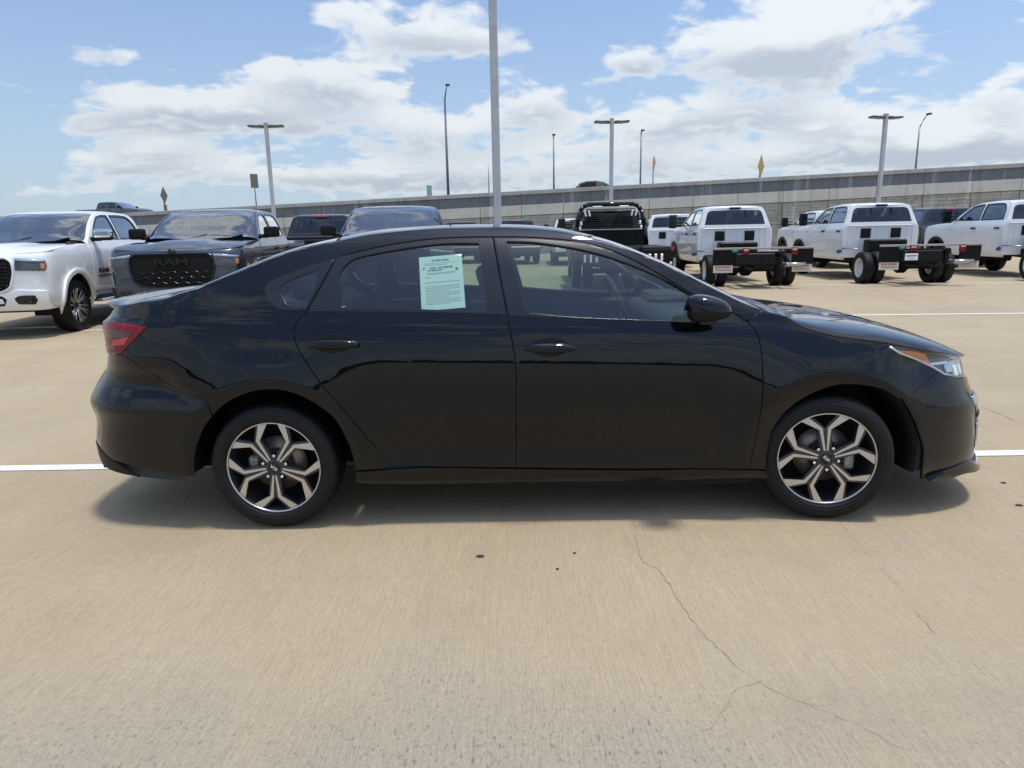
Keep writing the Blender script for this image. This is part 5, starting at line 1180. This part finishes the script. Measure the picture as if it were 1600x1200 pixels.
def chassis_gear(T, plate=False):
    """bare frame behind the cab: tanks, tail lamps, mud flaps with lettering"""
    X = -5.58
    b = MB(); b.box((-3.4, 0, .92), (.35, 1.0, .32), bevel=.03); b.build('tank', M['chassis_black'], T)
    b = MB(); b.box((X, 0, .965), (.05, 2.36, .05), bevel=.008); b.build('top_rail', M['lit_edge'], T)
    b = MB(); b.box((X - .01, .20, .72), (.10, .95, .26), bevel=.02); b.box((X + .3, 0, .72), (.10, 1.0, .32)); b.box((-4.9, -.1, .60), (.9, .55, .34), bevel=.06); b.box((X + .15, -.45, .82), (.3, .12, .14), bevel=.03); b.box((X + .1, -.42, .60), (.12, .10, .22), bevel=.04); b.build('crossmember', M['chassis_black'], T)
    for s in (-1, 1):
        y = s*.93; b = MB(); b.box((X, y, .76), (.02, .50, .37), bevel=.004); fl = b.build('mud_flap', M['matte_black'], T)
        b = MB(); b.box((X, y, .505), (.014, .46, .21), bevel=.004); w = b.build('flap_plate', M['flap_white'], fl)
        mw = frame((X - .009, y, .535), (0, -1, 0), (0, 0, 1)); text('lettering', 'BLUE BONNET', .062, M['flap_red'], w, mw, .001, bold=.0022, sx=.92)
        for k in range(2): b = MB(); b.box((X - .008, y, .485 - .032*k), (.004, .36, .010)); b.build('small_print', M['print'], w)
    for y, z in ((.42, .885), (-.72, .885)):
        b = MB(); b.box((X - .04, y, z), (.04, .15, .17), bevel=.018, seg=2); tl_ = b.build('tail_lamp', M['red_lens'], T)
        b = MB(); b.box((X - .062, y, z + .045), (.006, .11, .04)); b.build('reverse_lens', M['lamp_silver'], tl_)
    b = MB(); b.tube([(X + .5, -.62, .56), (X + .1, -.62, .57), (X - .06, -.55, .57), (X - .10, -.30 - .28*1, .57)], .052, 10); b.tube([(X - .07, -.98, .575), (X - .07, -.52, .575)], .052, 12); b.build('exhaust', M['steel'], T)
    b = MB(); b.tube([(X - .03, .62, .91), (X - .05, .75, .90)], .035, 8); b.build('trailer_plug', M['green_plug'], T)
    b = MB()
    for k in range(5): b.tube([(X + .05, .55 - k*.05, .93), (X - .03, .60 - k*.09, .80 - .03*k), (X + .02, .52 - k*.04, .62)], .012, 5)
    b.build('hoses', M['gloss_black'], T)
    b = MB(); b.tube([(-3.02, 1.02, .78), (-3.12, 1.10, .77), (-3.16, 1.10, .77)], .05, 8); b.build('filler_cap', M['blue_cap'], T)
    b = MB(); b.tube([(-3.1, .98, .86), (-3.6, .80, .84)], .02, 6); b.build('filler_hose', M['steel'], T)
    if plate:
        b = MB(); b.box((X - .075, .46, .70), (.01, .30, .155), bevel=.004); p = b.build('hitch_plate', M['lamp_white'], T)
        text('lettering', 'BLUEBONNET', .050, M['flap_red'], p, frame((X - .082, .46, .725), (0, -1, 0), (0, 0, 1)), .001, bold=.0014, sx=.80)
        b = MB(); b.box((X - .081, .46, .665), (.003, .16, .010)); b.build('small_print', M['print'], p)
def flatbed_gear(T):
    b = MB(); b.box((-4.75, 0, 1.02), (2.9, 2.42, .06), bevel=.01)
    for y in np.linspace(-1., 1., 5): b.box((-4.75, y, .95), (2.8, .08, .1))
    b.build('deck', M['deck_steel'], T)
    for s in (-1, 1):
        b = MB(); b.box((-4.75, s*1.20, .90), (2.9, .04, .20), bevel=.006); b.build('side_rail', M['deck_steel'], T)
        for k in range(3):
            b = MB(); b.box((-6.215, s*(.62 + k*.14), .80), (.012, .055, .17), bevel=.02); b.build('slot_daylight', M['lamp_white'], T)  # white plates stand in for daylight passing through the slots
        b = MB(); b.prism([(0, -.05), (.05, .05), (-.05, .05)][::-1], (-6.22, s*1.14, .985), (0, 1, 0), (0, 0, 1), (1, 0, 0), .02); b.build('marker_lamp', M['red_bright'], T)
    b = MB(); b.box((-6.20, 0, .90), (.03, 2.42, .20), bevel=.006); b.box((-6.18, 0, .72), (.04, 1.9, .20), bevel=.01); b.build('tail_board', M['deck_steel'], T)
    rk = bpy.data.objects.new('headache_rack', None); link(rk, T); rk.location = (-3.28, 0, 1.05)
    fr = MB()
    out = [(-1.00, 0), (-.94, .50), (-.84, .92), (-.75, 1.04), (-.62, 1.10), (.62, 1.10), (.75, 1.04), (.84, .92), (.94, .50), (1.00, 0)]
    for (a, c), (d, e) in zip(out, out[1:]):
        fr.tube([(0, a, c), (0, d, e)], .058, 8)
    fr.box((0, 0, .42), (.06, 1.8, .04)); fr.build('rack_frame', M['gloss_black'], rk)
    b = MB(); b.box((0, 0, .20), (.04, 1.9, .40), bevel=.006); b.build('lower_panel', M['deck_steel'], rk)
    b = MB(); b.box((-.03, 0, .43), (.03, 1.62, .018)); b.build('bright_strip', M['lamp_silver'], rk)
    for k in range(9):
        b = MB(); b.box((0, 0, .49 + k*.060), (.05, 1.60 - k*.035, .026)); b.build('louvre', M['gloss_black'], rk)
    for s in (-1, 1):
        for k, (y, z, dy, dz_, t) in enumerate([(.58, .86, .05, .16, 14), (.69, .86, .05, .16, 14), (.80, .60, .06, .10, 0), (.83, .47, .06, .10, 0), (.36, 1.04, .26, .025, 0)]):
            b = MB(); b.box((0, 0, 0), (.02, dy, dz_), bevel=.012); o = b.build('rack_lamp', M['lamp_white'], rk); o.location = (-.065, s*y, z); o.rotation_euler = (R(t)*s*-1, 0, 0)
RZR, RZL, RZB = R(88.5), math.atan2(-.993, .12), math.atan2(.993, -.10)
W_, G_, D_ = M['white_paint'], M['grey_paint'], M['dark_paint']
t = make_truck('pickup_truck', 'white pickup with chrome mirror caps and multi-spoke wheels at the left edge', W_, (-8.25, 7.0), RZL, front='white', flare=W_, chrome=True, group='front-facing pickups on the left')
text('lettering', 'RAM', .11, M['badge_dark'], t, frame((-.95, 1.025, .93), (-1, 0, 0), (0, 0, 1)), .004, bold=.003, sx=1.7)
b = MB(); b.box((-.98, 1.02, .845), (.50, .012, .022)); b.build('side_badge', M['badge_dark'], t)
text('lettering', 'HEMI', .085, M['badge_dark'], t, frame((-.12, .935, 1.392), (-1, 0, 0), (0, .45, 1)), .004, bold=.002, sx=1.5)
b = MB(); b.box((-1.8, .99, .44), (2.3, .16, .05), bevel=.015); b.build('side_step', M['chrome'], t)
make_truck('pickup_truck', 'dark grey pickup facing out with a black wave-mesh grille behind the sedan boot', G_, (-5.60, 7.66), RZL, front='grey', group='front-facing pickups on the left')
make_truck('pickup_truck', 'charcoal pickup facing out, only its windscreen and roof showing over the sedan roof', D_ if False else mat('charcoal_paint', (.022, .026, .030), .3, .3, .4, 1, .02), (-2.22, 7.66), RZL, front='grey', group='front-facing pickups on the left')
make_truck('pickup_truck', 'black pickup seen from behind with red roof brake lamp between two front-facing pickups', D_, (-6.05, 19.2), RZB, dz=.10)
make_truck('pickup_truck', 'distant black pickup, roof and red brake lamp just right of the tall pole base', D_, (-.45, 33.5), RZB, dz=.12, lod=1.6)
make_truck('pickup_truck', 'distant black pickup, only its dark roof over the sedan roof left of the tall pole', D_, (-3.3, 35.5), RZB, dz=.12, lod=1.6)
make_truck('pickup_truck', 'distant white pickup half hidden on the left of the black headache rack', W_, (2.55, 31.5), RZR, dz=.08, lod=1.6, mirror='tow')
t6 = make_truck('flatbed_truck', 'black flatbed truck with louvred headache rack seen from behind', D_, (2.51, 18.64), RZR, bed='flatbed', dz=.08, mirror='tow'); flatbed_gear(t6)
t8 = make_truck('chassis_truck', 'white crew cab chassis truck without a hitch plate, next to the black flatbed', W_, (5.85, 18.25), RZR, bed='chassis', dz=.08, mirror='tow', flare=M['black_plastic'], group='white chassis trucks in the row on the right'); chassis_gear(t8)
def dup(o, loc, label, group=None):
    c = copy_tree(o); c.location = (*loc, 0); c['label'] = label
    if group: c['group'] = group
    return c
t12 = dup(t8, (13.95, 18.0), 'white crew cab chassis truck cut off by the right edge of the picture')
t10 = dup(t8, (9.77, 18.2), 'white crew cab chassis truck with a white lettered plate on its hitch')
X = -5.58
b = MB(); b.box((X - .075, .46, .70), (.01, .30, .155), bevel=.004); p = b.build('hitch_plate', M['lamp_white'], t10)
text('lettering', 'BLUEBONNET', .050, M['flap_red'], p, frame((X - .082, .46, .725), (0, -1, 0), (0, 0, 1)), .001, bold=.0014, sx=.80)
b = MB(); b.box((X - .081, .46, .665), (.003, .16, .010)); b.build('small_print', M['print'], p)
make_truck('chassis_truck', 'white single cab truck standing behind the flatbed, beside its rack', W_, (5.9, 25.2), RZR, bed='chassis', cab='regular', dz=.08, mirror='tow', lod=1.3)
make_truck('pickup_truck', 'white pickup in the second row between the two white chassis trucks', W_, (11.9, 25.3), RZR, dz=.08, mirror='tow', flare=M['black_plastic'], lod=1.3)
make_truck('pickup_truck', 'black pickup in the second row behind the truck with the hitch plate', D_, (15.5, 24.6), RZR, dz=.08, lod=1.3)
# on the overpass
tk = make_truck('pickup_truck', 'grey pickup driving on the overpass above the white pickup roof', mat('slate_paint', (.09, .10, .11), .35, .3, .4, .8, .03), (-32.2, 56.0), WR, lod=1.6)
tk.location.z = 2.72
def suv(x, y, z, rz):
    t = thing('crossover_car', 'dark silver crossover driving on the overpass', 'car', (x, y, z), rz)
    prof = [(-2.15, .45), (-2.2, .95), (-2.05, 1.15), (-1.75, 1.52), (-1.2, 1.66), (-.3, 1.68), (.35, 1.55), (1.05, 1.12), (1.9, .98), (2.2, .75), (2.2, .40)]
    rows = []
    for yy, k in ((-.92, .0), (-.90, .02), (-.62, .0), (0, 0), (.62, 0), (.90, .02), (.92, 0)):
        pass
    P = []
    for px, pz in prof:
        w = .92 if pz < 1.12 else .92 - (pz - 1.12)*.5
        P.append([(px, -w*.98, min(pz, .5)), (px, -w, pz*.99), (px, -w*.8, pz + .03), (px, 0, pz + .05), (px, w*.8, pz + .03), (px, w, pz*.99), (px, w*.98, min(pz, .5))])
    MB().grid(P).build('body', M['silver_paint'], t, smooth_angle=40)
    for s in (-1, 1):
        MB().prism([(-1.72, 1.16), (-1.6, 1.42), (-1.15, 1.56), (-.35, 1.57), (-.35, 1.16)], (0, s*.93, 0), (1, 0, 0), (0, -s*.42*0, 1), (0, -s, 0), .06).build('window', M['gloss_black'], t)
        MB().prism([(-.28, 1.16), (-.28, 1.57), (.3, 1.46), (.85, 1.16)], (0, s*.93, 0), (1, 0, 0), (0, 0, 1), (0, -s, 0), .06).build('window', M['glass'], t)
        MB().box((-2.0, s*.88, 1.12), (.16, .12, .28), bevel=.03).build('taillight', M['red_bright'], t)
        for cx in (-1.35, 1.35): truck_wheel(t, cx, .80, s, 'spoke', .36, .23)
    return t
suv(6.45, 52.2, 3.80, WR).scale = (.9, .9, .9)
